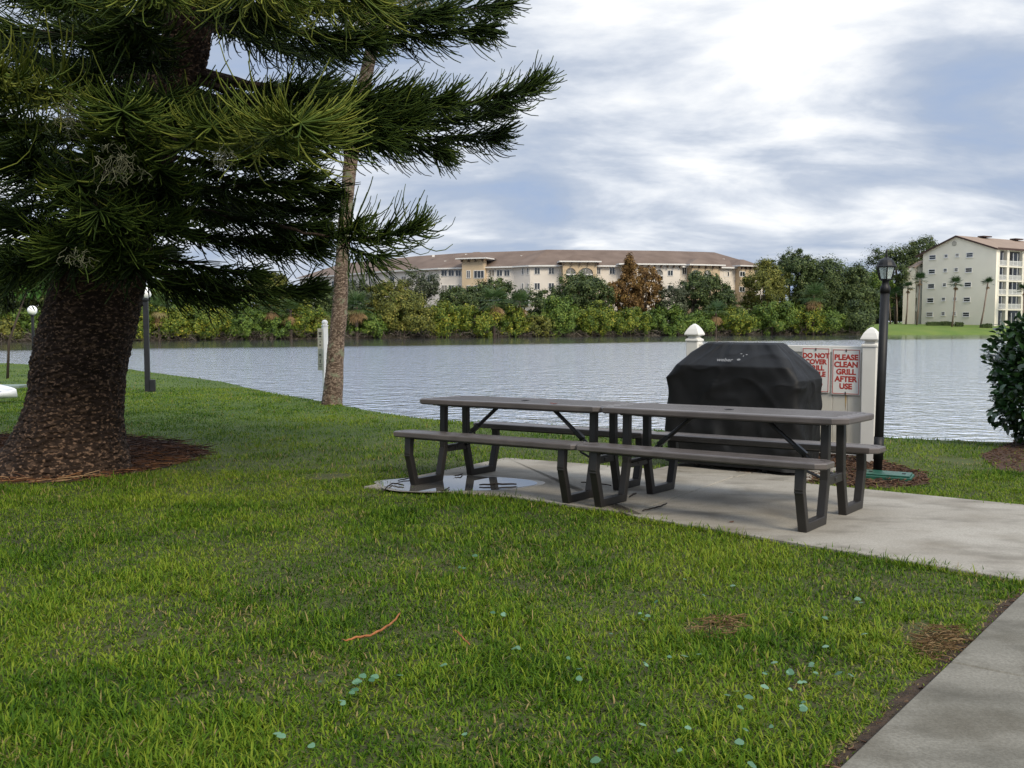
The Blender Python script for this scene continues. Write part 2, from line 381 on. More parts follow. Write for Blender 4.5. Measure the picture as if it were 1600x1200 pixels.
# small pad under the grill
back = np.array([.597, .802]); alg = np.array([.802, -.597])
pj = np.array(G2(1150, 752))
P1 = C1 + (C2 - C1) * .02 + back * .012; P2 = C1 + (C2 - C1) * .985 + back * .012
mid1 = P1 + (P2 - P1) * .60
pad = prism_obj('grill_pad', [[P1, mid1 - alg * ga, mid1 - alg * ga + back * 1.15, P1 + back * 1.15], [mid1 + alg * ga, P2, P2 + back * 1.15, mid1 + alg * ga + back * 1.15]], -.12, .024, M_slab, 'small concrete pad under the covered grill', 'pad')
# sidewalk
S1 = np.array(G2(1600, 930)); S2 = np.array(G2(1320, 1200)); sdv = (S1 - S2) / np.linalg.norm(S1 - S2); sn = np.array([sdv[1], -sdv[0]])
j1 = np.array(G2(1490, 1043)); tj = np.dot(j1 - S2, sdv)
Q0 = S2 - sdv * 4.0; polys = []
cuts = [-4.0, tj - 1.35, tj, tj + 1.35, tj + 2.7, tj + 4.05]
for a_, b_ in zip(cuts[:-1], cuts[1:]):
    p = S2 + sdv * (a_ + .006); q = S2 + sdv * (b_ - .006)
    polys.append([p, p + sn * 1.3, q + sn * 1.3, q])
walk = prism_obj('sidewalk', polys, -.12, .02, M_walk, 'grey stained concrete sidewalk at the lower right', 'sidewalk')
M_soil = mat('bare_soil', (.045, .030, .018), .95, col2=(.09, .06, .035), scale=12, bump=.8, bscale=70)

# puddle: thin irregular sheet on the slab
M_pud = mat('puddle_water', (.10, .095, .085), .02, .1, 4, spec=.9)
M_pud.node_tree.nodes['Principled BSDF'].inputs['IOR'].default_value = 1.5
pc = np.array(G2(700, 761)); pp = []
for k in range(64):
    a = 2 * math.pi * k / 64
    px = 702 + (132 * math.cos(a) if math.cos(a) > 0 else 112 * math.cos(a)) * (1 + .05 * math.sin(3 * a + 1)); py = 760.5 - 12.2 * math.sin(a) * (1 + .10 * math.sin(2 * a) + .06 * math.sin(5 * a))
    pp.append(G2(px, py))
mb = MB(); mb.prism(pp[::1] if True else pp, zs(.0225), zs(.0265)); pu = mb.build('puddle', M_pud); tag(pu, 'shallow rain puddle on the left end of the slab', 'puddle', kind='structure')
M_wet = mat('wet_concrete', (.20, .18, .145), .35, .1, 5, spec=.5)
pw = [tuple(pc + (np.array(p) - pc) * (1.07 + .03 * math.sin(k * .7))) for k, p in enumerate(pp)]
mb = MB(); mb.prism(pw, zs(.0222), zs(.0242)); tag(mb.build('damp_ring', M_wet), 'damp concrete round the puddle', 'damp patch', kind='structure')

# distant hill
mb = MB(); hc = at(1334, 430, 700); hx = []
P = []; Fq = []
for i in range(13):
    for j in range(9):
        u = (i - 6) / 6; v = (j - 4) / 4; P.append((hc[0] + u * 60, hc[1] + v * 60, .5 + 41 * math.exp(-(u * u * 1.5 + v * v) * 1.6)))
Fq = [(i * 9 + j, (i + 1) * 9 + j, (i + 1) * 9 + j + 1, i * 9 + j + 1) for i in range(12) for j in range(8)]
M_hill = mat('hill_green', (.045, .075, .075), .9, .2, .05)
tag(npmesh('distant_hill', P, Fq, M_hill, smoothf=True), 'blue green hill far behind the lake trees', 'hill', kind='structure')
# ================================================================== PICNIC TABLES
M_tab = mat('brown_plastic', (.088, .075, .068), .34, .22, 5, bump=.12, bscale=260, spec=.45)
M_edge = mat('brown_plastic_edge', (.062, .052, .046), .45, .10, 9, bump=.1, bscale=260, spec=.45)
M_leg = mat('dark_steel', (.017, .0145, .0125), .45, .15, 8, bump=.05, bscale=150, spec=.5)
M_brace = mat('brace_steel', (.008, .0075, .0075), .35, .1, 8, spec=.5)
def chamfer_slab(mb, L_, Wd, z0, z1, c, groove=None):
    """slab with cut corners and a sunk line running round the top"""
    def ring(l, w, cc): return [(-l, -w + cc), (-l + cc, -w), (l - cc, -w), (l, -w + cc), (l, w - cc), (l - cc, w), (-l + cc, w), (-l, w - cc)]
    rr = [(ring(L_ - .012, Wd - .012, c), z0), (ring(L_, Wd, c), z0 + .010), (ring(L_, Wd, c), z1 - .010), (ring(L_ - .004, Wd - .004, c), z1 - .003), (ring(L_ - .012, Wd - .012, c), z1),
          (ring(L_ - .040, Wd - .040, c), z1), (ring(L_ - .044, Wd - .044, c), z1 - .004), (ring(L_ - .052, Wd - .052, c), z1 - .004), (ring(L_ - .056, Wd - .056, c), z1 - .001)]
    v = [(x, y, z) for r, z in rr for x, y in r]; f = []
    for i in range(len(rr) - 1):
        for j in range(8): f.append((i * 8 + j, i * 8 + (j + 1) % 8, (i + 1) * 8 + (j + 1) % 8, (i + 1) * 8 + j))
    f.append(tuple(range(7, -1, -1))); n = (len(rr) - 1) * 8
    # board lines across the inner field
    inner = rr[-1][0]; f.append(tuple(n + j for j in range(8)))
    mb.add(v, f)
TA, TB, TO = .758, .192, .572
def make_table():
    t = thing('picnic_table', (0, 0, 0), 'x', 'picnic table', 'picnic tables on the patio slab')
    mb = MB(); chamfer_slab(mb, .945, .345, .668, .714, .085)
    top = mb.build('tabletop', M_tab, t, world=False)
    gb = MB()
    for k in range(-2, 3):                       # embossed board lines
        gb.box((0, k * .098, .7137), (1.70, .005, .0026))
    gb.build('board_line', M_edge, top, world=False)
    hb = MB(); hb.lathe((0, 0, .713), [(.034, 0), (.034, .004), (.022, .004), (.022, -.002)], 20)
    hb.build('umbrella_hole_ring', M_brace, top, world=False)
    for sg in (-1, 1):
        mb = MB(); chamfer_slab(mb, .925, .128, .412, .457, .055)
        o = mb.build('bench_seat', M_tab, t, world=False); o.location = (0, sg * .545, 0)
        ub = MB(); ub.box((0, 0, .402), (1.5, .05, .02)); u = ub.build('seat_rail', M_leg, o, world=False)
    ub = MB(); ub.box((0, 0, .659), (1.56, .44, .016)); ub.build('top_rail', M_leg, t, world=False)
    for su in (-1, 1):
        for sv in (-1, 1):
            mb = MB(); hw, hu = .026, .030
            # outline polyline of the leg frame in the v-z plane: seat support, foot, table support
            pts = [(.600, .412), (.612, .27), (TO - .028, .030), (TB + .028, .030), (.158, .285), (.152, .665)]
            for i in range(len(pts) - 1):
                a = np.array([su * TA, sv * pts[i][0], pts[i][1]]); b_ = np.array([su * TA, sv * pts[i + 1][0], pts[i + 1][1]])
                d = b_ - a; l = np.linalg.norm(d); d /= l; nrm = np.cross(d, [1, 0, 0])
                e0 = .0 if i == 0 else .020; e1 = .0 if i == len(pts) - 2 else .020
                c = (a - d * e0 + b_ + d * e1) / 2
                k = hu - .0006 * i
                mb.obox(c, [d, nrm, (1, 0, 0)], [(l + e0 + e1) / 2, hw if i != 2 else .0295, k])
            mb.build('leg', M_leg, t, world=False, bevel=.005, seg=2)
        mb = MB(); mb.box((su * TA, 0, .278), (.040, .29, .062)); 
        mb.box((su * (TA + .0), 0, .278), (.052, .05, .03))
        mb.build('crossbar', M_leg, t, world=False, bevel=.006)
        mb = MB()
        mb.tube([(su * .28, 0, .655), (su * .56, 0, .43)], .017, 8); mb.tube([(su * .50, 0, .478), (su * .74, 0, .29)], .012, 8)
        mb.tube([(su * .545, .0, .44), (su * .60, -.09, .33), (su * .745, -.13, .285)], .010, 6)
        mb.tube([(su * .545, .0, .44), (su * .60, .09, .33), (su * .745, .13, .285)], .010, 6)
        br = mb.build('brace', M_brace, t, world=False, smoothf=False)
        jb = MB(); jb.obox((su * .53, 0, .455), [(su * .78, 0, -.62), (0, 1, 0), (su * .62, 0, .78)], [.05, .021, .019]); jb.build('hinge', M_brace, br, world=False, bevel=.004)
        fb = MB(); fb.box((su * .27, 0, .645), (.10, .05, .012)); fb.build('mount_plate', M_brace, br, world=False)
    return t
def copy_tree(o, parent=None):
    c = o.copy(); COL.objects.link(c); c.parent = parent
    for ch in list(o.children): copy_tree(ch, c)
    return c
def place_table(t, x, y, ang, label):
    t.location = (x, y, -SL * y + .022); t['label'] = label
    # tilt with the slab
    m = Matrix.Rotation(-math.atan(SL), 4, 'X') @ Matrix.Rotation(ang, 4, 'Z'); t.rotation_euler = m.to_euler()
tb = make_table(); t2 = copy_tree(tb)
place_table(tb, .1118, 7.8989, -.6227, 'brown picnic table standing in the puddle, with a fallen leaf on its top')
place_table(t2, 1.5707, 6.8089, -.6524, 'brown picnic table standing directly in front of the covered grill')

# ================================================================== FENCE, GRILL, SIGNS
M_pvc = mat('white_vinyl', (.66, .64, .585), .45, .05, 3, spec=.4)
def rust_extra(nt, src, out):
    a = noisefac(nt, src, 2.2, .48, .75); o1 = mixcol(nt, a, out, (.46, .42, .33))
    return o1
M_panel = mat('vinyl_panel', (.62, .585, .50), .5, .05, 2, spec=.35, extra=rust_extra)
PR = np.array([3.657, 9.643]); PL = np.array([2.085, 10.83]); fdv = (PR - PL); FL = np.linalg.norm(fdv); fdv /= FL
fnv = np.array([-fdv[1], fdv[0]]);  fnv = -fnv if fnv[1] > 0 else fnv          # towards the camera
fa = math.atan2(fdv[1], fdv[0])
base = np.array([*((PR + PL) / 2), 0]); base[2] = gz(base[1])
fence = thing('grill_fence', base, 'short white vinyl fence section behind the covered grill', 'fence')
def fence_post(p, ztop):
    z0 = float(gz(p[1])) - .05
    mb = MB(); mb.box((p[0], p[1], (z0 + ztop - .20) / 2), (.142, .142, ztop - .20 - z0), fa)
    o = mb.build('post', M_pvc, fence, bevel=.008)
    cb = MB(); q = math.pi / 4 + fa; c = (p[0], p[1], ztop - .20); k = 2 ** .5 / 2
    cb.lathe(c, [(.158 * k, 0), (.158 * k, .018), (.150 * k, .026), (.118 * k, .032), (.098 * k, .05), (.098 * k, .058), (.17 * k, .070), (.178 * k, .078), (.165 * k, .098), (.125 * k, .140), (.07 * k, .178), (.02 * k, .198), (.002, .2)], 4, q)
    cb.build('post_cap', M_pvc, o, bevel=.003)
zr = 1.165
fence_post(PR, 1.157); fence_post(PL, 1.190)
zt = .962
mid = (PR + PL) / 2; zb = float(gz(mid[1]))
mb = MB(); mb.box((mid[0], mid[1], zt - .035), (FL - .146, .05, .07), fa); mb.build('top_rail', M_pvc, fence, bevel=.006)
mb = MB(); mb.box((mid[0], mid[1], zb + .13), (FL - .146, .05, .12), fa); mb.build('bottom_rail', M_pvc, fence, bevel=.006)
mb = MB(); nb = 12; bw = (FL - .148) / nb
for k in range(nb):
    c = PL + fdv * (.074 + bw * (k + .5)); mb.box((c[0], c[1], (zt - .072 + zb + .192) / 2), (bw - .004, .022, zt - .072 - zb - .192), fa)
    mb.box((*(c + fdv * bw * .5 - fnv * .004), (zt - .08 + zb + .2) / 2), (.006, .008, zt - .1 - zb - .2), fa)
mb.build('panel_board', M_panel, fence, bevel=.003, seg=1)
M_rust = mat('rust_streak', (.45, .30, .12), .8, .2, 20)
def fpt(px, off):                               # where the sight line of a column meets the fence's front face
    a = PR + fnv * off; k = (px - 800) / F / math.cos(TH) * 1.0
    # X = k' * Y (small pitch): solve a + t*fdv
    kk = (px - 800) / F
    t = (kk * a[1] * 1.0 - a[0]) / (fdv[0] - kk * fdv[1]); return a + fdv * t
M_sign = mat('sign_white', (.70, .69, .64), .4, .04, 5, spec=.4)
M_red = mat('sign_red', (.42, .045, .03), .5, .08, 20)
M_screw = mat('screw_dark', (.03, .03, .03), .4)
def fsign(px0, px1, py0, py1, lines, size, label, lines_line=1.2):
    off = .024
    a = fpt(px0, off); b_ = fpt(px1, off); c = (a + b_) / 2; W_ = np.linalg.norm(b_ - a)
    zt_ = CAMH - (py0 - YH) / F * c[1]; zb_ = CAMH - (py1 - YH) / F * c[1]
    t = thing('fence_sign', (*c, (zt_ + zb_) / 2), label, 'sign', 'red and white grill notices on the fence')
    rt = np.array([*fdv, 0]); nr = np.array([*fnv, 0]); up = np.array([0, 0, 1.]); cc = np.array([*c, (zt_ + zb_) / 2]); H_ = zt_ - zb_
    mb = MB(); mb.obox(cc, [rt, up, nr], [W_ / 2, H_ / 2, .004]); mb.build('sign_plate', M_sign, t, bevel=.002)
    bb = MB(); e = .012; th_ = .0032
    for s_ in (-1, 1):
        bb.obox(cc + up * s_ * (H_ / 2 - e) + nr * .0045, [rt, up, nr], [W_ / 2 - e + th_, th_, .0008])
        bb.obox(cc + rt * s_ * (W_ / 2 - e) + nr * .0045, [rt, up, nr], [th_, H_ / 2 - e - th_, .0008])
    bb.build('red_border', M_red, t)
    textobj('lettering', lines, size, M_red, t, (cc + up * (H_ / 2 - .055) + nr * .0045, rt, up, nr), lines_line, .0035)
    for s_ in (-1, 1):
        sb = MB(); q = cc + up * s_ * (H_ / 2 - .018) + nr * .006
        sb.obox(q, [rt, up, nr], [.005, .014, .004]); sb.build('fixing_screw', M_screw, t, bevel=.002)
    return cc, H_, W_
cc, H_, W_ = fsign(1300.5, 1345, 545, 617, ['PLEASE', 'CLEAN', 'GRILL', 'AFTER', 'USE'], .078, 'white sign with red words telling people to clean the grill after use', .96)
fsign(1253.5, 1297, 543, 613, ['DO NOT', 'COVER', 'GRILL', 'WHILE', 'IT IS', 'HOT'], .070, 'white sign half hidden by the grill cover, red words on not covering the grill', .92)
mb = MB(); q = cc - np.array([0, 0, H_ / 2 + .07])
rp = [(-.006, .07), (.006, .07), (.009, .03), (.004, -.06), (.001, -.10), (-.003, -.04), (-.008, .03)]
mb.add([q + np.array([*fdv, 0]) * x + np.array([0, 0, z]) - np.array([*fnv, 0]) * (.0125 - .0015) for x, z in rp], [tuple(range(6, -1, -1))])
mb.build('rust_streak', M_rust, fence)

# covered grill
M_cover = mat('black_vinyl_cover', (.0045, .0045, .0045), .6, .25, 6, bump=.12, bscale=420, spec=.32)
gR = np.array([.802, -.597]); gR /= np.linalg.norm(gR); gB = np.array([-gR[1], gR[0]])
def on_line(px, p0, d): k = (px - 800) / F; t = (k * p0[1] - p0[0]) / (d[0] - k * d[1]); return p0 + d * t
p0 = np.array(G2(1187, 744)) + gB * .015
gFL = on_line(1040, p0, gR); gFR = on_line(1247, p0, gR); GW = np.linalg.norm(gFR - gFL); GD = .70
gc = (gFL + gFR) / 2 + gB * GD / 2; gz0 = float(gz(gc[1])) + .024
grill = thing('covered_grill', (*gc, gz0), 'large gas grill on casters wrapped in a black vinyl cover', 'grill')
# profile across the width: half width of each level, depth extents
nu, nv = 96, 60
def cover_pt(u, v):
    """u in [0,1] round the outline (front-left..), v in [0,1] from hem to ridge"""
    zs_ = np.array([.045, .25, .55, .80, .865, .90, .985, 1.06, 1.13, 1.185, 1.20])
    hw = np.array([1.0, .995, 1.0, 1.005, 1.0, .965, .86, .74, .62, .53, .49]) * GW / 2
    fr = np.array([1.0, .99, 1.0, 1.0, .99, .985, .970, .72, .52, .38, .30]) * GD / 2      # front
    bk = np.array([1.0, 1.0, 1.0, 1.0, .99, .97, .93, .85, .72, .50, .42]) * GD / 2
    k = np.linspace(0, 1, len(zs_)); z = np.interp(v, k, zs_); a = np.interp(v, k, hw); f_ = np.interp(v, k, fr); b_ = np.interp(v, k, bk)
    ang = 2 * np.pi * u
    # superellipse gives rounded rectangle
    n = 14.; c, s = np.cos(ang), np.sin(ang)
    r = (np.abs(c) ** n + np.abs(s) ** n) ** (-1 / n); x = a * c * r; y = np.where(s < 0, f_, b_) * s * r
    return x, y, z
U, Vv = np.meshgrid((np.arange(nu) + .5) / nu, np.linspace(0, 1, nv)); 
# spread samples evenly along the rectangle
pr = np.linspace(0, 2 * (GW + GD), 4000); 
aa = np.linspace(0, 2 * np.pi, 20001); n_ = 14.; rr_ = (np.abs(np.cos(aa)) ** n_ + np.abs(np.sin(aa)) ** n_) ** (-1 / n_)
xx = GW / 2 * np.cos(aa) * rr_; yy = GD / 2 * np.sin(aa) * rr_; ss = np.concatenate([[0], np.cumsum(np.hypot(np.diff(xx), np.diff(yy)))]); ss /= ss[-1]
nu = 180; nv = 90
U, Vv = np.meshgrid(np.interp(np.arange(nu) / nu, ss, aa / (2 * np.pi)), np.linspace(0, 1, nv))
x, y, z = cover_pt(U, Vv); S_ = np.arange(nu) / nu * 2 * (GW + GD); S_ = np.broadcast_to(S_, x.shape)
# folds: vertical drapes below, sagging creases above
fold = (vn(S_ * 4.5, z * .9, 31) - .5) * .034 * smooth(1.05, .5, z) + (vn(S_ * 9 + z * 3, z * 2.5, 32) - .5) * .022 + (vn(S_ * 3 - z * 5, z * 6, 33) - .5) * .028 * smooth(.5, .9, z) * smooth(1.22, 1.1, z)
fold = fold + .018 * (1 - np.abs(2 * vn(S_ * 2.6 + z * 2.2, z * 3.1 - S_ * .9, 36) - 1)) ** 5 + .012 * (1 - np.abs(2 * vn(S_ * 5 - z * 3.4, z * 4.1 + S_ * .6, 37) - 1)) ** 6
nrm = np.stack([x / (GW / 2) ** 1, y / (GD / 2), np.zeros_like(x)], -1); nrm[..., 0] = np.sign(x) * np.abs(x / (GW / 2)) ** 6; nrm[..., 1] = np.sign(y) * np.abs(y / (GD / 2)) ** 4 + .001
nrm /= np.linalg.norm(nrm, axis=-1, keepdims=True) + 1e-6; fold = fold * 1.05
x = x + nrm[..., 0] * fold; y = y + nrm[..., 1] * fold
z = z - .02 * (1 - (x / (GW / 2)) ** 2) * smooth(1.0, 1.2, z) * 0 + (vn(x * 4, y * 4, 35) - .5) * .012 * smooth(.95, 1.05, z)
z = z + (vn(S_ * 3, z * 0, 38) - .5) * .03 * smooth(.1, .045, z)
Wd = lambda x, y, z: np.stack([gc[0] + gR[0] * x + gB[0] * y, gc[1] + gR[1] * x + gB[1] * y, gz0 + z], -1)
P = Wd(x, y, z).reshape(-1, 3); i = np.arange(nv - 1)[:, None] * nu; j = np.arange(nu)[None, :]
Q = np.stack([i + j, i + (j + 1) % nu, i + nu + (j + 1) % nu, i + nu + j], -1).reshape(-1, 4)
ctop = Wd(0, .03, 1.203).reshape(1, 3); nP = len(P)
rim = (nv - 1) * nu
# close the ridge with quads fanning to inner ring
inner = P[rim:rim + nu] * .35 + ctop * .65; P = np.concatenate([P, inner]); Q = np.concatenate([Q, np.stack([rim + np.arange(nu), rim + (np.arange(nu) + 1) % nu, nP + (np.arange(nu) + 1) % nu, nP + np.arange(nu)], -1)])
h2 = nu // 2; Q = np.concatenate([Q, np.array([[nP + k, nP + k + 1, nP + (nu - k - 2) % nu, nP + (nu - k - 1) % nu] for k in range(h2 - 1)])])
cover = npmesh('cover', P, Q, M_cover, grill, smoothf=True)
M_caster = mat('caster_black', (.02, .02, .02), .5)
for sx in (-.335, .335):
    for sy in (-.27, .27):
        c = gc + gR * sx + gB * sy; mb = MB()
        k = np.array([*gR, 0]); ctr = np.array([*c, gz0 + .038])
        mb.tube([ctr - k * .016, ctr - k * .012, ctr + k * .012, ctr + k * .016], [.030, .038, .038, .030], 18); mb.box((*c, gz0 + .072), (.05, .03, .02), math.atan2(gR[1], gR[0]))
        mb.build('caster', M_caster, grill, bevel=.002)
# dull dark frame seen under the hem
mb = MB(); mb.box((*gc, gz0 + .115), (GW - .16, GD - .14, .06), math.atan2(gR[1], gR[0])); mb.build('base_frame', M_caster, grill)
# logo on the sloping front of the hood
M_logo = mat('logo_grey', (.20, .20, .20), .5, .1, 10)
fr_n = np.array([*(-gB), .0]); 
lz = 1.02; ly = -np.interp(lz, [.985, 1.06], [.97, .72]) * GD / 2
slope = np.array([*(gB * .0875), .075]); slope /= np.linalg.norm(slope); nrm_ = np.cross(np.array([*gR, 0]), slope)
lo = np.array([*(gc + gB * (ly - .008)), gz0 + lz + .03]) + np.array([*gR, 0]) * (-.045)
textobj('logo', ['weber'], .062, M_logo, grill, (lo + nrm_ * .016, np.array([*gR, 0]), slope, nrm_), 1, .001)
mb = MB()
kc = lo + np.array([*gR, 0]) * .135 - slope * .02 + nrm_ * .017
g3 = np.array([*gR, 0])
for c_, rx, ry in ((kc, .018, .013), (kc + slope * .050 + g3 * .03, .005, .011), (kc + slope * .070 + g3 * .055, .010, .006), (kc + slope * .080, .011, .005)):
    mb = MB(); mb.add([c_ + g3 * rx * math.cos(2 * math.pi * k / 16) + slope * ry * math.sin(2 * math.pi * k / 16) for k in range(16)], [tuple(range(16))]); mb.build('logo_emblem', M_logo, grill)

# ================================================================== LAMP POSTS
M_blk = mat('black_metal', (.010, .010, .010), .5, .2, 12, bump=.04, bscale=120, spec=.3)
M_glass = bpy.data.materials.new('lamp_glass'); M_glass.use_nodes = True
b = M_glass.node_tree.nodes['Principled BSDF']; b.inputs['Base Color'].default_value = (.85, .92, .90, 1); b.inputs['Roughness'].default_value = .22; b.inputs['Transmission Weight'].default_value = .75
M_bulb = mat('bulb_white', (.8, .78, .68), .4)
lp = np.array([*gnd(1371, 741)]); lx, ly_ = lp[0], lp[1]; lz0 = float(gz(ly_)); D = ly_
zpx = lambda py: CAMH - (py - YH) / F * D
lamp = thing('lamp_post', (lx, ly_, lz0), 'black lantern lamp post with clear glass panes beside the white fence', 'lamp post')
lean = .010
Lp = lambda z: (lx + (z - lz0) * .016, ly_, z)
mb = MB(); mb.tube([Lp(lz0 - .05), Lp(zpx(449))], .040, 20); mb.build('pole', M_blk, lamp, smoothf=True)
mb = MB(); mb.tube([Lp(zpx(458)), Lp(zpx(449)), Lp(zpx(447)), Lp(zpx(441)), Lp(zpx(438.5))], [.0455, .0455, .036, .028, .040], 20); mb.build('collar', M_blk, lamp, smoothf=True)
mb = MB(); mb.tube([Lp(zpx(700)), Lp(zpx(702))], .05, 20); mb.tube([Lp(zpx(683)), Lp(zpx(719))], .0445, 20); mb.build('base_sleeve', M_blk, lamp, smoothf=True)
c = Lp(zpx(437)); ph = .3
hz = zpx(418) - zpx(437)
lan = MB(); lan.lathe(c, [(.02, -.014), (.052, -.010), (.058, 0), (.05, .004)], 6, ph); lan.build('lantern_base', M_blk, lamp)
rb, rt_ = .055, .084
for k in range(6):
    a0 = ph + k * math.pi / 3; a1 = a0 + math.pi / 3; C0 = np.array(c)
    e = lambda a, r, z: C0 + np.array([r * math.cos(a), r * math.sin(a), z])
    mb = MB(); mb.tube([e(a0, rb, 0), e(a0, rt_, hz)], .0055, 6); mb.build('lantern_bar', M_blk, lamp)
    A0, A1, B1_, B0 = e(a0, rb - .004, .004), e(a1, rb - .004, .004), e(a1, rt_ - .004, hz), e(a0, rt_ - .004, hz)
    nn = np.cross(A1 - A0, B0 - A0); nn /= np.linalg.norm(nn)
    mb = MB(); mb.add([A0, A1, B1_, B0] + [p - nn * .003 for p in (A0, A1, B1_, B0)], [(0, 1, 2, 3), (7, 6, 5, 4), (0, 4, 5, 1), (1, 5, 6, 2), (2, 6, 7, 3), (3, 7, 4, 0)]); mb.build('lantern_pane', M_glass, lamp)
mb = MB(); t_ = (c[0] + .003, c[1], c[2] + hz)
mb.lathe(t_, [(.076, -.003), (.091, 0), (.092, .006), (.086, .012), (.074, .040), (.060, .062), (.038, .078), (.020, .086), (.010, .092), (.010, .100), (.013, .106), (.008, .112), (.006, .135), (.009, .142), (.004, .160), (.001, .166)], 12, ph); mb.build('lantern_roof', M_blk, lamp)
mb = MB(); mb.lathe((c[0], c[1], c[2]), [(.018, .0), (.018, .035), (.026, .045), (.028, .065), (.020, .085), (.005, .092)], 14); mb.build('bulb', M_bulb, lamp, smoothf=True)
# green utility box lid round its foot
M_green = mat('green_plastic', (.012, .075, .045), .4, .25, 14, bump=.15, bscale=60, spec=.5)
gb = gnd(1386, 748); rz = math.atan2(alg[1], alg[0]) + .14
gcen = np.array([gb[0], gb[1]]); gzb = float(gz(gb[1]))
ub = thing('utility_box', (gcen[0], gcen[1], gzb), 'green plastic ground box with a lid at the foot of the lamp post', 'utility box')
mb = MB(); mb.box((gcen[0], gcen[1], gzb - .01), (.43, .27, .10), rz); mb.build('body', M_green, ub, bevel=.008)
mb = MB(); mb.box((gcen[0], gcen[1], gzb + .048), (.40, .24, .014), rz); o = mb.build('lid', M_green, ub, bevel=.005)
for sx in (-.14, .14):
    mb = MB(); mb.box((gcen[0] + sx * math.cos(rz), gcen[1] + sx * math.sin(rz), gzb + .057), (.03, .03, .006), rz); mb.build('lid_bolt', M_blk, o)

M_globe = mat('globe_white', (.85, .85, .83), .3, .02, 3, spec=.5)
M_pole = mat('pole_dark', (.016, .017, .02), .45, .2, 8)
def globe_lamp(px, pyb, pyg, rp, box, label, gr=.215):
    b_ = gnd(px, pyb); D = b_[1]; z0 = float(gz(D)); b_[2] = z0; zg = CAMH - (pyg - YH) / F * D
    t = thing('globe_lamp', b_, label, 'lamp', 'white globe lamps by the lake')
    mb = MB(); mb.box((b_[0], b_[1], (z0 - .05 + zg - gr - .04) / 2), (rp * 2, rp * 2, zg - gr - .04 - z0 + .05), .2); mb.build('pole', M_pole, t, bevel=.01)
    mb = MB(); mb.lathe((b_[0], b_[1], zg - gr - .055), [(.07, 0), (.12, .02), (.12, .05), (.09, .06)], 20); mb.build('globe_holder', M_pole, t, smoothf=False)
    mb = MB(); r = gr; mb.lathe((b_[0], b_[1], zg), [(r * math.sin(a), -r * math.cos(a)) for a in np.linspace(.25, math.pi - .02, 18)], 28); mb.build('globe', M_globe, t, smoothf=True)
    if box:
        mb = MB(); mb.box((b_[0] + .14, b_[1] - .03, z0 + .16), (.13, .12, .30), .2); mb.build('junction_box', M_pole, t, bevel=.01)
globe_lamp(53.5, 578, 485, .055, False, 'white globe lamp on a thin dark pole, left of the big pine trunk')
globe_lamp(231, 612, 458, .062, True, 'white globe lamp with a small box at its foot, right of the big pine trunk', .15)

# signpost behind the palm
M_post = mat('post_white', (.74, .74, .72), .45, .05, 4)
M_plate = mat('plate_beige', (.45, .42, .33), .6, .12, 25); M_plate2 = mat('plate_grey', (.30, .31, .25), .6, .12, 25); M_ink = mat('plate_ink', (.03, .03, .028), .6)
sb_ = gnd(509, 627.5); D = sb_[1]; sb_[2] = float(gz(D)); kx = lambda px: (px - 800) / F * D
kz = lambda py: CAMH - (py - YH) / F * D
sg = thing('sign_post', sb_, 'white post with a ball cap and stacked small signs beside the palm trunk', 'sign post')
mb = MB(); mb.box((sb_[0], sb_[1], (sb_[2] - .05 + kz(509)) / 2), (.105, .105, kz(509) - sb_[2] + .05), .55); mb.build('post', M_post, sg, bevel=.008)
mb = MB(); mb.lathe((sb_[0], sb_[1], kz(509)), [(.078, 0), (.078, .012), (.05, .02), (.045, .03), (.06, .05), (.064, .07), (.055, .098), (.03, .118), (.004, .125)], 20); mb.build('ball_cap', M_post, sg, smoothf=True)
pn = np.array([-math.sin(.32), -math.cos(.32), 0]); prt = np.array([math.cos(.32), -math.sin(.32), 0])
def plate(x0, x1, y0, y1, m, marks):
    c = np.array([kx((x0 + x1) / 2), D, (kz(y0) + kz(y1)) / 2]) + pn * .085; hw = (kx(x1) - kx(x0)) / 2; hh = (kz(y0) - kz(y1)) / 2
    mb = MB(); mb.obox(c, [prt, (0, 0, 1), pn], [hw, hh, .006]); o = mb.build('sign_plate', m, sg, bevel=.002)
    for u, v, a, b_ in marks:
        mk = MB(); mk.obox(c + prt * u * hw + np.array([0, 0, v * hh]) + pn * .0068, [prt, (0, 0, 1), pn], [a * hw, b_ * hh, .0012]); mk.build('pictogram', M_ink, o)
plate(499.5, 508.3, 513, 544.5, M_plate, [(0, .60, .62, .035), (0, .50, .55, .035), (0, .40, .62, .035), (.0, .17, .5, .05), (.05, .24, .25, .06), (0, -.06, .9, .012), (0, -.33, .16, .09), (0, -.62, .38, .035), (0, -.7, .3, .03)])
plate(499.3, 508.1, 545, 578.5, M_plate2, [(-.05, .78, .08, .08), (0, .5, .42, .04), (0, .40, .48, .04), (0, .25, .95, .02), (0, -.16, .17, .14), (0, -.02, .1, .05), (0, -.46, .85, .02), (0, -.6, .55, .03)])

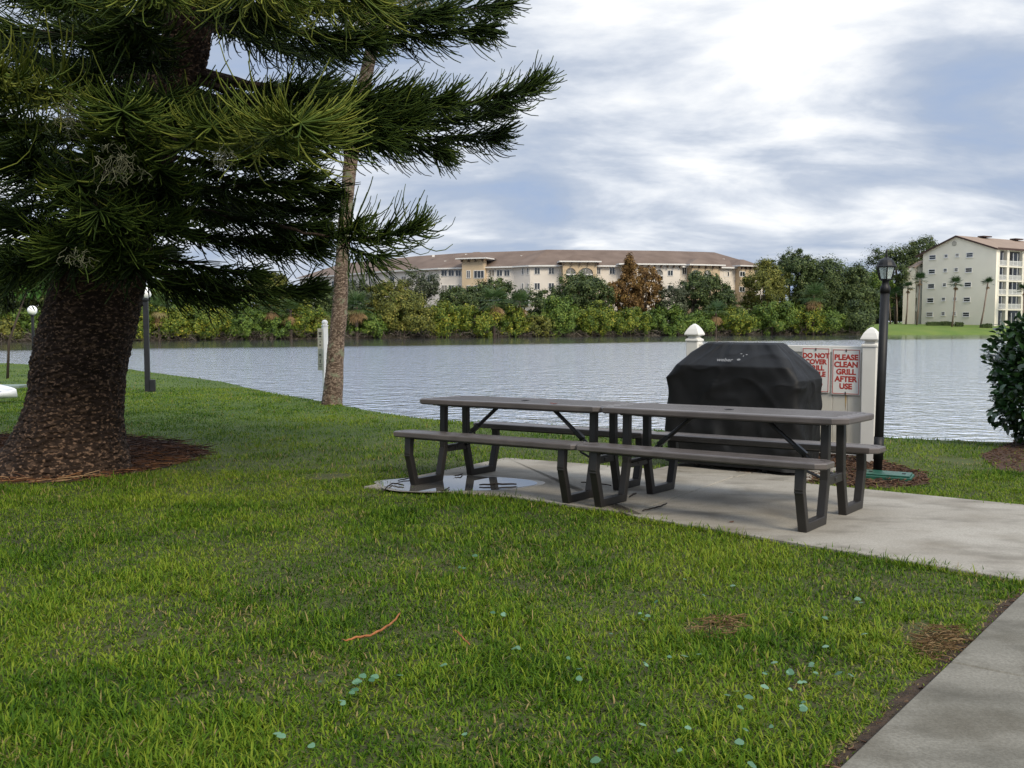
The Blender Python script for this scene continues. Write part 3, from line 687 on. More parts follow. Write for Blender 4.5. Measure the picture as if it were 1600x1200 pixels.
# objects at the far left edge of the lawn
M_grey = mat('grey_green_cover', (.16, .20, .17), .6, .1, 6)
q = gnd(10, 606); mb = MB(); mb.box((q[0] - .1, q[1], gz(q[1]) + .03), (1.1, .75, .09), .1); o = mb.build('access_cover', M_grey, bevel=.015)
tag(o, 'grey green rectangular ground cover lying flat in the lawn at the left', 'ground cover')
M_wh = mat('white_hull', (.78, .79, .80), .35, .05, 4, spec=.5); M_dk = mat('dark_inside', (.10, .10, .11), .7)
q = gnd(15, 631); z0 = float(gz(q[1])); kay = thing('small_boat', (q[0] - .2, q[1], z0), 'white pointed end of a small open boat lying on the grass at the left edge', 'boat')
n = 24; secs = []; inn = []; roll = -.30
for i in range(n + 1):
    t = i / n; Lx = -2.4 * t; wv = .40 * min(1., t * 2.4 / .75) ** .75; r = []; r2 = []
    for j in range(9):
        a = math.pi * j / 8; y = wv * math.cos(a); z = .16 * (1 - math.sin(a) ** .7) + .02
        y2, z2 = y * math.cos(roll) + z * math.sin(roll), -y * math.sin(roll) + z * math.cos(roll)
        r.append((q[0] + Lx, q[1] + .3 + y2, z0 + .04 + max(z2 + .06, 0)))
    secs.append(r)
P = [p for r in secs for p in r]; Fq = [(i * 9 + j, (i + 1) * 9 + j, (i + 1) * 9 + j + 1, i * 9 + j + 1) for i in range(n) for j in range(8)]
o = npmesh('hull', P, Fq, M_wh, kay, smoothf=True); sm = o.modifiers.new('thick', 'SOLIDIFY'); sm.thickness = .035; sm.offset = 0
P2_ = [(p[0] - .12, p[1], p[2] + .03) for r in secs for p in r[2:7]]
npmesh('cockpit', P2_, [(i * 5 + j, (i + 1) * 5 + j, (i + 1) * 5 + j + 1, i * 5 + j + 1) for i in range(n) for j in range(4)], M_dk, kay, smoothf=True)

# ================================================================== SMALL LITTER
M_twig = mat('twig_dark', (.022, .016, .011), .7, .3, 30); M_twigo = mat('twig_orange', (.27, .10, .035), .75, .25, 40); M_leafb = mat('dead_leaf', (.16, .075, .04), .6, .3, 20)
def twig(pts, r, m, label, h=.026, group=None, name='fallen_twig', cat='twig', zoff=None):
    P = []
    for i, (px, py) in enumerate(pts):
        g_ = gnd(px, py, h); P.append((g_[0], g_[1], float(-SL * g_[1]) + h + r * (.9 + (.6 if i % 2 else 0))))
    # finer curve
    r = r * .55; P = [Vector(p) for p in P]; C = []
    for i in range(len(P) - 1):
        for k in range(4): C.append(P[i].lerp(P[i + 1], k / 4))
    C.append(P[-1]); nC = len(C)
    C = [C[0]] + [(C[i - 1] + C[i] * 2 + C[i + 1]) / 4 + Vector((0, 0, .002 * math.sin(i * 2.1))) for i in range(1, nC - 1)] + [C[-1]]
    c0 = np.array(C[0]); mb = MB(); mb.tube([np.array(p) for p in C], [r * (.75 + .45 * math.sin(2.7 * k / nC + .3)) for k in range(nC)], 7)
    for k in range(0, nC - 1, 3):
        a = C[k]; mb.tube([a, a + Vector((random.uniform(-.02, .02), random.uniform(-.02, .02), .006))], [r * .5, r * .2], 5)
    o = mb.build(name, m, None, smoothf=True); return tag(o, label, cat, group)
GR = 'twigs fallen on the patio slab'
R_ = .55
twig([(598, 769), (606, 762), (613, 757)], .009, M_twig, 'short forked twig at the left tip of the puddle', group=GR)
twig([(612, 757), (622, 758.5), (631, 760)], .010, M_twig, 'straight dark twig in the puddle left of the table leg', group=GR)
twig([(689, 769), (698, 767), (702, 763)], .009, M_twig, 'hooked twig in the front of the puddle', group=GR)
twig([(749, 759.5), (778, 759.5), (807, 758.5)], .012, M_twig, 'long straight twig floating across the right half of the puddle', group=GR)
twig([(711, 745), (720, 744), (723, 741)], .009, M_twig, 'small bent twig on the slab behind the puddle', group=GR)
twig([(908, 755), (930, 757), (955, 760)], .009, M_twig, 'long thin twig under the gap between the two tables', group=GR)
twig([(984, 778), (990, 775), (994, 773)], .011, M_twig, 'short thick twig on the slab under the right table', group=GR)
twig([(1004, 799.5), (1020, 797), (1032, 792.5), (1042, 789)], .009, M_twig, 'twig lying along the joint of the slab', group=GR)
twig([(622, 752), (640, 749), (652, 748)], .008, M_twig, 'thin twig on the slab edge behind the left table leg', group=GR)
twig([(541, 1004), (556, 1000), (578, 996), (600, 986), (616, 973), (625, 962)], .0075, M_twigo, 'long orange dead pine sprig curved on the lawn', .055, name='dead_sprig', cat='sprig')
twig([(714, 988), (722, 998), (734, 1009)], .0045, M_twigo, 'short orange dead pine sprig on the lawn, right of the long one', .05, name='dead_sprig', cat='sprig')
def leafobj(px, py, h, sc, rz, m, label, name='dead_leaf', cat='leaf', up=None):
    g_ = gnd(px, py, h) if up is None else up; v = []; f = []
    prof = [(-1, 0), (-.6, .35), (0, .5), (.5, .38), (1, 0)]
    for x, y in prof:
        for s_ in (-1, 0, 1): v.append((x, y * s_, .22 * abs(s_) * y + .28 * x * x))
    f = [(i * 3 + j, (i + 1) * 3 + j, (i + 1) * 3 + j + 1, i * 3 + j + 1) for i in range(4) for j in range(2)]
    co, si = math.cos(rz), math.sin(rz); mb = MB(); mb.add([(g_[0] + sc * (x * co - y * si), g_[1] + sc * (x * si + y * co), g_[2] + .002 + sc * z) for x, y, z in v], f)
    o = mb.build(name, m, None, smoothf=True); sm = o.modifiers.new('thick', 'SOLIDIFY'); sm.thickness = .0015; return tag(o, label, cat)
leafobj(1143, 816, .024, .022, .6, M_leafb, 'small brown crumpled leaf alone on the slab in front of the right table')
# reddish leaf on the left table
d = ray(865, 631.5); t_ = (CAMH - (.022 + .714)) / (-d[2] - SL * d[1]); leafobj(0, 0, 0, .035, -.6, mat('red_leaf', (.20, .05, .03), .5), 'reddish dead leaf lying on the top of the left table', up=d * t_ + np.array([0, 0, CAMH]))
# ================================================================== BIG NORFOLK PINE
def bark_mat(name, dark, light, sc, thr=(.5, .62), moss=None, midw=.5):
    m = bpy.data.materials.new(name); m.use_nodes = True
    nt = m.node_tree; N = nt.nodes; L = nt.links; b = N['Principled BSDF']; b.inputs['Roughness'].default_value = .9; b.inputs['Specular IOR Level'].default_value = .2
    tc = N.new('ShaderNodeTexCoord'); src = tc.outputs['Object']
    mp = N.new('ShaderNodeMapping'); mp.inputs['Scale'].default_value = (1, 1, 1.7); L.new(src, mp.inputs[0]); s2 = mp.outputs[0]
    f1 = noisefac(nt, s2, sc, *thr, 3); f2 = noisefac(nt, s2, sc * 1.9, .56, .66, 2); f0 = noisefac(nt, src, 3, .35, .65)
    a = mixcol(nt, f0, dark, tuple(c * 1.7 for c in dark)); a = mixcol(nt, f1, a, tuple(x * (1 - midw) + y * midw for x, y in zip(dark, light))); a = mixcol(nt, f2, a, light)
    if moss: a = mixcol(nt, noisefac(nt, src, 5.5, .56, .66), a, moss)
    L.new(a, b.inputs['Base Color'])
    n2 = N.new('ShaderNodeTexNoise'); n2.inputs['Scale'].default_value = sc * 1.4; n2.inputs['Detail'].default_value = 4; L.new(s2, n2.inputs['Vector'])
    bp = N.new('ShaderNodeBump'); bp.inputs['Strength'].default_value = .8; bp.inputs['Distance'].default_value = .02; L.new(n2.outputs[0], bp.inputs['Height']); L.new(bp.outputs[0], b.inputs['Normal'])
    return m
def trunk_mesh(axis, rad, nu, nv, amp, ps, flare=None, seed=0):
    """axis: list of (x,y,z); rad per point; spline resampled"""
    A = np.array(axis, float); k = np.linspace(0, len(A) - 1, nv)
    def sp(P):                                     # smooth interpolation
        i = np.clip(np.floor(k).astype(int), 0, len(A) - 2); t = (k - i)[:, None]
        p0 = P[np.maximum(i - 1, 0)]; p1 = P[i]; p2 = P[i + 1]; p3 = P[np.minimum(i + 2, len(A) - 1)]
        return .5 * ((2 * p1) + (-p0 + p2) * t + (2 * p0 - 5 * p1 + 4 * p2 - p3) * t ** 2 + (-p0 + 3 * p1 - 3 * p2 + p3) * t ** 3)
    C = sp(A); r = sp(np.array(rad, float)[:, None])[:, 0]
    th = np.linspace(0, 2 * np.pi, nu, endpoint=False); Z = np.linspace(0, 1, nv)
    ln = np.concatenate([[0], np.cumsum(np.linalg.norm(np.diff(C, axis=0), axis=1))])
    TT, LL = np.meshgrid(th, ln); RR = np.broadcast_to(r[:, None], TT.shape).copy()
    per = 2 * np.pi * r.mean(); s_ = TT / (2 * np.pi) * per
    # seamless noise by blending both ends
    def per_noise(fn):
        w_ = smooth(0, .12, TT / (2 * np.pi)); return fn(s_) * w_ + fn(s_ + per) * (1 - w_)
    d = per_noise(lambda s: (1 - np.abs(2 * vn(s / ps, LL / (ps * .6), seed) - 1))) * .5 + per_noise(lambda s: vn(s / (ps * .4), LL / (ps * .22), seed + 3)) * .8 + per_noise(lambda s: vn(s / .3, LL / .3, seed + 5)) * 1.2
    RR += amp * (d - 1.1)
    if flare is not None: RR += flare(TT, LL)
    V = np.stack([C[:, None, 0] + RR * np.cos(TT), C[:, None, 1] + RR * np.sin(TT), np.broadcast_to(C[:, 2:3], TT.shape)], -1)
    i = np.arange(nv - 1)[:, None] * nu; j = np.arange(nu)[None, :]
    Q = np.stack([i + j, i + (j + 1) % nu, i + nu + (j + 1) % nu, i + nu + j], -1).reshape(-1, 4)
    return V.reshape(-1, 3), Q
PD = 8.95
tax = [(98, 748, 100), (104, 720, 92), (116, 655, 72), (125, 575, 69), (141, 500, 70), (157, 425, 67), (170, 360, 62), (195, 290, 55), (236, 210, 44), (280, 110, 35), (300, 10, 31), (312, -120, 28), (318, -330, 22), (322, -600, 14)]
axis = [at(x, y, PD) for x, y, r in tax]; trad = [r / F * PD for x, y, r in tax]
axis[0][2] = min(axis[0][2], float(gz(PD)) - .12)
pbase = np.array([axis[1][0], PD, float(gz(PD))])
pine = thing('pine_tree', pbase, 'big dark Norfolk pine with a thick scaly trunk leaning over the lawn', 'tree')
M_bark = bark_mat('pine_bark', (.0135, .008, .005), (.155, .096, .06), 15, (.54, .64), midw=.32)
zflare = lambda T, Ln: (.30 * np.exp(-Ln / .16) + .07 * np.exp(-Ln / .4)) * (.55 + .45 * np.cos(T - math.pi * .98)) + .07 * np.exp(-Ln / .22) * np.cos(3 * T + 1) + .03 * np.exp(-Ln / .3) * np.cos(7 * T)
V, Q = trunk_mesh(axis, trad, 420, 620, .036, .075, zflare, 41)
npmesh('trunk', V, Q, M_bark, pine, smoothf=True)
M_limb = bark_mat('pine_limb', (.022, .015, .011), (.10, .07, .05), 40)
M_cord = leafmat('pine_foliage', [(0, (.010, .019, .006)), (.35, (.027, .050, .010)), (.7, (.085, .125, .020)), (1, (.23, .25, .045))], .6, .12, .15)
def trunk_at(py):
    ys_ = [t[1] for t in tax][::-1]; xs_ = [t[0] for t in tax][::-1]
    return at(np.interp(py, ys_, xs_), py, PD)
def branch(py0, tip, Dt, n=300, clen=.38, via=None, up=.55, r0=.03, spread=.85, t0=.22, bright=.0, droop=.15, rad=.0070, tipfan=1.0, k0=.30):
    P0 = trunk_at(py0) if not isinstance(py0, tuple) else at(*py0)
    P3 = at(tip[0], tip[1], Dt); dv = P3 - P0; Ltot = np.linalg.norm(dv)
    if via is None:
        P1 = P0 + dv * .33 + np.array([0, 0, -.02 * Ltot]); P2 = P0 + dv * .72 + np.array([0, 0, -.07 * Ltot])
    else:
        P1 = at(*via[0]); P2 = at(*via[1])
    tt = np.linspace(0, 1, 22)[:, None]; B = (1 - tt) ** 3 * P0 + 3 * (1 - tt) ** 2 * tt * P1 + 3 * (1 - tt) * tt ** 2 * P2 + tt ** 3 * P3
    B = B + rng.normal(size=B.shape) * .008
    mb = MB(); mb.tube(B, [r0 * (1 - .82 * k / 21) for k in range(22)], 7); lo = mb.build('branch', M_limb, pine, smoothf=True)
    T = np.gradient(B, axis=0); T /= np.linalg.norm(T, axis=1, keepdims=True)
    # cords
    t = t0 + (1 - t0) * rng.random(n) ** .8; nt_ = int(n * .22 * tipfan); t[:nt_] = .93 + .07 * rng.random(nt_)
    ix = t * 21; i0 = np.clip(np.floor(ix).astype(int), 0, 20); fr = (ix - i0)[:, None]
    p = B[i0] * (1 - fr) + B[i0 + 1] * fr; tg = T[i0] * (1 - fr) + T[i0 + 1] * fr
    Z = np.array([0, 0, 1.]); S = np.cross(tg, Z); S /= np.linalg.norm(S, axis=1, keepdims=True) + 1e-9; Up = np.cross(S, tg)
    sd_ = np.where(rng.random(n) < .5, -1., 1.)[:, None]; ang = rng.normal(0, .55, n)[:, None]
    fwd = np.clip(rng.normal(.62, .25, n), .1, 1.3)[:, None]
    d0 = tg * fwd + spread * sd_ * S * (np.cos(ang)) + Up * (np.sin(ang) * .8 - droop) + rng.normal(size=(n, 3)) * .12
    d0 /= np.linalg.norm(d0, axis=1, keepdims=True)
    d1 = d0 * k0 + tg * .45 + Z * up * (1.2 + rng.normal(0, .45, n)[:, None]) + rng.normal(size=(n, 3)) * .22
    d1 /= np.linalg.norm(d1, axis=1, keepdims=True)
    ln = clen * np.clip(rng.normal(1, .25, n), .4, 1.6) * (1 - .30 * smooth(.85, 1., t)) * smooth(t0 - .25, t0 + .3, t)
    S_ = 7; q = [p]; 
    for k in range(S_ - 1):
        a = ((k + .5) / (S_ - 1)) ** 1.7; dd = d0 * (1 - a) + d1 * a * 1.35 - Z * .22 * math.sin(math.pi * a); dd /= np.linalg.norm(dd, axis=1, keepdims=True)
        q.append(q[-1] + dd * (ln / (S_ - 1))[:, None])
    CP = np.stack(q, 1); V, Qd, per = cords(CP, rad * (.8 + .45 * rng.random(n)), .55, 3)
    base = np.clip(.38 + bright + rng.normal(0, .16, n), 0, 1)  # light painted into the tint: lit boughs paler, backlit and inner ones darker
    seg = np.repeat(np.linspace(0, .28, S_ - 1), 3); tint = np.clip(base[:, None] + seg[None, :] - .1, 0, 1).ravel()  # cords coloured paler towards the tips, as if lit there
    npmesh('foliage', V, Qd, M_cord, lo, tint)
# near tufts
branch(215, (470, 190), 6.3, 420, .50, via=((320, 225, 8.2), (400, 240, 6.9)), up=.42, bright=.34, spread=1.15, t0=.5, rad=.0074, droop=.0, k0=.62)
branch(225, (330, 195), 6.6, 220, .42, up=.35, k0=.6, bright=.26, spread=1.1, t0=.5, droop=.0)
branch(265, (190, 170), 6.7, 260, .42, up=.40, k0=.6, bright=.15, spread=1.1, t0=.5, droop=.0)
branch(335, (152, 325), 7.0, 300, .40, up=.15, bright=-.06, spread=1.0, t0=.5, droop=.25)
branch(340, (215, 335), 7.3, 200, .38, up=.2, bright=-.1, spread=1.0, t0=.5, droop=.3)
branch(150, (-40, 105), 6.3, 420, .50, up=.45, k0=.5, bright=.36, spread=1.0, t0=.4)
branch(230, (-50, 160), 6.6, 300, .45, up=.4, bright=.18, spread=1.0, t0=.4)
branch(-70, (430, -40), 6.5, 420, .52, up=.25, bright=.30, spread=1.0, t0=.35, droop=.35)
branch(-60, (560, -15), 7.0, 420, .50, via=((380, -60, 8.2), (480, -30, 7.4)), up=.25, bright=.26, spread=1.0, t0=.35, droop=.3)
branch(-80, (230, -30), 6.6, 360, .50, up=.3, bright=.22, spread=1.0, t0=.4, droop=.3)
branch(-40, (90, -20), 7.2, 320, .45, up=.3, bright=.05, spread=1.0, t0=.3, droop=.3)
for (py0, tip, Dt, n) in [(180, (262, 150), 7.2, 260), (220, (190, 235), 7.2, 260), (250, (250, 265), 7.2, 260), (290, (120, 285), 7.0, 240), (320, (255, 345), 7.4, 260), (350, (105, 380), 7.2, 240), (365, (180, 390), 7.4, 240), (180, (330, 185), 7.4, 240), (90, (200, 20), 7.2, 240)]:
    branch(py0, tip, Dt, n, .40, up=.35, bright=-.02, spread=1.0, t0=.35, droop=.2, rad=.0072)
# right side, tinted darker to look backlit against the sky
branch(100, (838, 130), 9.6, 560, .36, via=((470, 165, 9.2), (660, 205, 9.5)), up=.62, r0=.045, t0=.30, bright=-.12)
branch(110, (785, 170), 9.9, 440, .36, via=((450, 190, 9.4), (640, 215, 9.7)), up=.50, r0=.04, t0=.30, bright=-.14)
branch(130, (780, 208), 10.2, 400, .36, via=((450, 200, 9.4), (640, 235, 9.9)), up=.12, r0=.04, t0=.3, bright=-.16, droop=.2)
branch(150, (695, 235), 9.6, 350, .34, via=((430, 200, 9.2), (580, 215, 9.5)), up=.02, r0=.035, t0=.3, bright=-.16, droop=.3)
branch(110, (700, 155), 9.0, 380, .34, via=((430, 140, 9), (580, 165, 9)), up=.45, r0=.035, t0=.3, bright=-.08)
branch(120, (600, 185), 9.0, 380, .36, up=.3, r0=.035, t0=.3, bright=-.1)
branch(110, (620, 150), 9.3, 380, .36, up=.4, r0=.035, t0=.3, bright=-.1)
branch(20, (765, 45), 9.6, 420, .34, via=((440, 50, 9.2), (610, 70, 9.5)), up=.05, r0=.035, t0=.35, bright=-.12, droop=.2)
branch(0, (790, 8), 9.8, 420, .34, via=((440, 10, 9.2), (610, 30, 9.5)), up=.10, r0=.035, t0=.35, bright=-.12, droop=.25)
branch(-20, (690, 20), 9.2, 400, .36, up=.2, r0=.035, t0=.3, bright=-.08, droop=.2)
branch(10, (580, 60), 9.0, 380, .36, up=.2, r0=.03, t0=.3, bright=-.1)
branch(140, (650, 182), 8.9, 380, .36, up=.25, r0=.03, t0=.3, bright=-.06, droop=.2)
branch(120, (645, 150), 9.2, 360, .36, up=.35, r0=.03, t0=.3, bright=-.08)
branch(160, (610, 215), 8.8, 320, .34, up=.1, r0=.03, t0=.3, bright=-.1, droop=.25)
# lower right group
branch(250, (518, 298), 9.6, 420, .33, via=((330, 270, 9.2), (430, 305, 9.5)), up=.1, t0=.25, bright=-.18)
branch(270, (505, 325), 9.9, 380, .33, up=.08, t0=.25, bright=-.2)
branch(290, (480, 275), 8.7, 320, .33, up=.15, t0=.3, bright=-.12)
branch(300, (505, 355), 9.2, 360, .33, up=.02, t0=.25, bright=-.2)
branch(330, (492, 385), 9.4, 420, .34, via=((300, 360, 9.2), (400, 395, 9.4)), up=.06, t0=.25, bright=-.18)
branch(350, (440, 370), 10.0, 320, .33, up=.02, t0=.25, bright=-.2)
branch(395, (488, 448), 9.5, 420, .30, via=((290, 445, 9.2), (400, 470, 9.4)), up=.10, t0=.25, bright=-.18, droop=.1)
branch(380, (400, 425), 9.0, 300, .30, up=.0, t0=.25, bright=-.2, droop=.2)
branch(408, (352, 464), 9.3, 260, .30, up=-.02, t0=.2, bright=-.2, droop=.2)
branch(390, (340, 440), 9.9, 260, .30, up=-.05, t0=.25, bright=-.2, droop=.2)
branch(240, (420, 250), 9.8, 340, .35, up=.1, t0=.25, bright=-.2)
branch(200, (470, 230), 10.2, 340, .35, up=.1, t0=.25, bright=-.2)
# the bare-stemmed bough across the palm trunk
branch((425, 348, 9.0), (652, 352), 8.7, 220, .40, via=((470, 362, 8.9), (570, 392, 8.8)), up=.85, r0=.018, t0=.42, bright=.0, spread=.75, droop=.15, tipfan=.7)
branch((505, 370, 8.85), (560, 345), 8.6, 110, .36, up=.8, r0=.010, t0=.2, bright=.0, spread=.8, droop=.1)
branch((520, 376, 8.85), (590, 400), 8.6, 70, .40, up=-.1, r0=.008, t0=.2, bright=-.1, spread=.7, droop=.4)
# left and back mass
for (py0, tip, Dt, n) in [(180, (-160, 190), 9.2, 420), (240, (-120, 260), 8.4, 420), (300, (-100, 330), 8.8, 420), (340, (-90, 400), 9.6, 380), (360, (10, 410), 8.2, 300), (120, (-200, 60), 10, 420), (60, (-140, 10), 8.8, 420), (330, (40, 345), 7.6, 300), (280, (30, 240), 7.4, 300),
                          (200, (-60, 330), 10.5, 400), (370, (-40, 455), 9.8, 340), (310, (60, 420), 10.5, 340), (250, (-30, 200), 10.8, 380), (30, (-80, 40), 11.5, 460), (-20, (40, -10), 11.0, 460), (80, (20, 70), 12, 460), (120, (-30, 130), 12, 460), (190, (20, 190), 11.5, 420), (0, (150, 30), 11.5, 420), (60, (200, 70), 11.5, 380), (-60, (-60, -30), 9.0, 380), (260, (60, 260), 11.5, 400), (-30, (260, 20), 10.5, 360), (10, (420, 30), 11.3, 360), (160, (60, 90), 10.6, 380), (90, (120, 40), 10.5, 380), (40, (180, 110), 10.9, 380), (150, (180, 180), 11, 380), (220, (100, 260), 11, 380),
                          (130, (400, 160), 11.2, 300), (50, (440, 20), 10.8, 380), (200, (380, 200), 11.4, 380), (260, (300, 290), 11.6, 380), (310, (360, 330), 11.2, 380), (340, (250, 390), 11.3, 320), (150, (500, 130), 10.8, 380), (30, (520, 80), 10.6, 380), (280, (430, 320), 11.0, 380),
                          (350, (120, 400), 7.7, 240), (375, (215, 415), 7.9, 200), (280, (250, 300), 7.5, 260), (190, (130, 110), 7.6, 260), (100, (180, 70), 7.5, 280), (0, (400, 15), 7.8, 300), (150, (480, 140), 8.0, 300),
                          (-150, (100, -140), 7.5, 300), (-180, (500, -160), 7.8, 300), (-250, (320, -230), 7.2, 260), (-200, (-50, -150), 9, 260), (-220, (600, -190), 9.5, 260), (-300, (250, -320), 10.5, 240)]:
    branch(py0, tip, Dt, n, .40, up=.12 + .3 * rng.random(), t0=.2, bright=-.2 + .12 * rng.random(), droop=.15 + .15 * rng.random(), spread=.95)
# upper whorls, out of the picture but shading the trunk and lawn
for k in range(46):
    zz = rng.uniform(4.6, 11.5); az = k * 2.39996; rr_ = 3.9 * (1 - (zz - 4.6) / 10) ; ax_ = at(np.interp(CAMH + 0, [0, 1], [0, 1]), 0, PD)
    b0 = at(318, YH - (zz - CAMH) / PD * F, PD); tip_ = b0 + np.array([math.cos(az) * rr_, math.sin(az) * rr_, .1])
    px0 = 800 + tip_[0] / tip_[1] * F
    if YH - (tip_[2] - CAMH) / tip_[1] * F > -110: continue
    branch((318, YH - (zz - CAMH) / PD * F, PD), (px0, YH - (tip_[2] - CAMH) / tip_[1] * F), tip_[1], 170, .45, up=.35, bright=.0, spread=1.0, t0=.2, rad=.011)
# beard moss on the limbs
M_moss = leafmat('beard_moss', [(0, (.09, .10, .06)), (1, (.20, .20, .13))], .9, .2, .1)
def moss(px, py, D, n, hgt, wid, label):
    c = at(px, py, D); o = thing('hanging_moss', c, label, 'moss', 'tufts of beard moss hanging in the pine')
    p = c + rng.normal(size=(n, 3)) * np.array([wid, wid, hgt * .25]); S_ = 8; q = [p]; d = rng.normal(size=(n, 3)) * .8 + np.array([0, 0, -.6])
    for k in range(S_ - 1):
        d = d * .75 + rng.normal(size=(n, 3)) * .55 + np.array([0, 0, -.25]); d /= np.linalg.norm(d, axis=1, keepdims=True); q.append(q[-1] + d * hgt / S_ * .8)
    V, Qd, per = cords(np.stack(q, 1), np.full(n, .0030), .5, 3); npmesh('strands', V, Qd, M_moss, o, np.repeat(rng.random(n), per))
moss(186, 252, 6.75, 60, .22, .07, 'tangled pale moss tuft hanging lowest in the middle, in front of the trunk')
moss(106, 170, 6.6, 40, .22, .035, 'narrow pale moss tuft hanging at the left tuft of green sprigs')
moss(347, 240, 6.4, 30, .14, .03, 'small pale moss tuft under the brightest green bough')
moss(120, 400, 6.9, 22, .16, .05, 'sparse moss wisps over the bark at the lowest dark bough')

# needle litter round the trunk
M_soil = mat('litter_soil', (.040, .022, .014), .95, col2=(.085, .045, .026), scale=14, bump=.9, bscale=60)
lit_px = [(-120, 700), (-120, 775), (0, 757), (60, 756), (130, 752), (200, 742), (265, 730), (310, 716), (328, 708), (310, 700), (270, 690), (215, 684), (100, 676), (0, 680)]
lit = [G2(*p) for p in lit_px]
def inside(poly, x, y):
    r = np.zeros(len(x), bool); n = len(poly)
    for i in range(n):
        x0, y0 = poly[i]; x1, y1 = poly[(i + 1) % n]
        c = ((y0 > y) != (y1 > y)) & (x < (x1 - x0) * (y - y0) / (y1 - y0 + 1e-12) + x0); r ^= c
    return r
def soil_patch(name, poly, m, h, label, cat):
    mb = MB(); P = list(poly); ar = sum(P[i][0] * P[(i + 1) % len(P)][1] - P[(i + 1) % len(P)][0] * P[i][1] for i in range(len(P)))
    if ar < 0: P = P[::-1]
    mb.add([(x, y, -SL * y + h) for x, y in P], [tuple(range(len(P)))]); return tag(mb.build(name, m), label, cat, kind='stuff' if 'litter' in name else 'structure')
soil_patch('bare_soil', lit, M_soil, .006, 'bare soil round the pine trunk', 'soil')
M_needle = leafmat('dry_needles', [(0, (.030, .016, .010)), (.45, (.095, .044, .022)), (.8, (.22, .10, .042)), (1, (.38, .25, .13))], .8, 0, .15)
def strands(name, poly, n, ln, rad, m, label, cat, hmax=.03, tb=0., fac=None):
    P = np.array(poly); x = rng.uniform(P[:, 0].min(), P[:, 0].max(), n * 3); y = rng.uniform(P[:, 1].min(), P[:, 1].max(), n * 3); k = inside(poly, x, y); x, y = x[k][:n], y[k][:n]; n = len(x)
    a = rng.uniform(0, 2 * np.pi, n); cu = rng.normal(0, .9, n); l_ = ln * rng.uniform(.4, 1.3, n); z = -SL * y + .008 + hmax * rng.random(n); S_ = 6; q = [np.stack([x, y, z], 1)]
    el = rng.normal(0, .10, n)
    for i in range(S_ - 1):
        a2 = a + cu * (i / S_ - .5); q.append(q[-1] + np.stack([np.cos(a2), np.sin(a2), el], 1) * (l_ / S_)[:, None])
    C = np.stack(q, 1); C[:, :, 2] = np.maximum(C[:, :, 2], -SL * C[:, :, 1] + .009)
    V, Qd, per = cords(C, rad * rng.uniform(.7, 1.3, n), .5, 3)
    t = np.clip(rng.random(n) * .8 + (fac(x, y) if fac else 0), 0, 1)
    return tag(npmesh(name, V, Qd, m, None, np.repeat(t, per)), label, cat, kind='stuff')
strands('needle_litter', lit, 3800, .26, .0048, M_needle, 'reddish brown pine sprigs lying round the trunk', 'litter', .035, fac=lambda x, y: -.25 + .5 * smooth(9.0, 8.3, y) + .35 * smooth(-3.9, -3.4, x) * smooth(10.2, 9.4, y))
# mulch by the fence and lamp
mul_px = [(1150, 742), (1247, 742), (1262, 757), (1330, 762), (1400, 764), (1452, 757), (1448, 741), (1400, 728), (1370, 716), (1285, 708), (1180, 706)]
mul = [G2(*p) for p in mul_px]
soil_patch('mulch_soil', mul, M_soil, .006, 'brown mulch bed under the fence and lamp post', 'mulch bed')
M_chip = leafmat('mulch_chips', [(0, (.035, .02, .014)), (.6, (.11, .06, .036)), (1, (.24, .16, .10))], .9, 0, .1)
strands('mulch_litter', mul, 2600, .055, .006, M_chip, 'brown wood mulch and leaf litter below the fence', 'mulch', .02)
hm = [G2(*p) for p in [(1530, 712), (1560, 735), (1640, 745), (1720, 735), (1720, 690), (1600, 684)]]
soil_patch('hedge_soil', hm, M_soil, .006, 'bare soil under the broadleaf hedge', 'soil')
strands('hedge_litter', hm, 900, .05, .005, M_chip, 'dead leaves on the soil under the hedge', 'litter', .02)

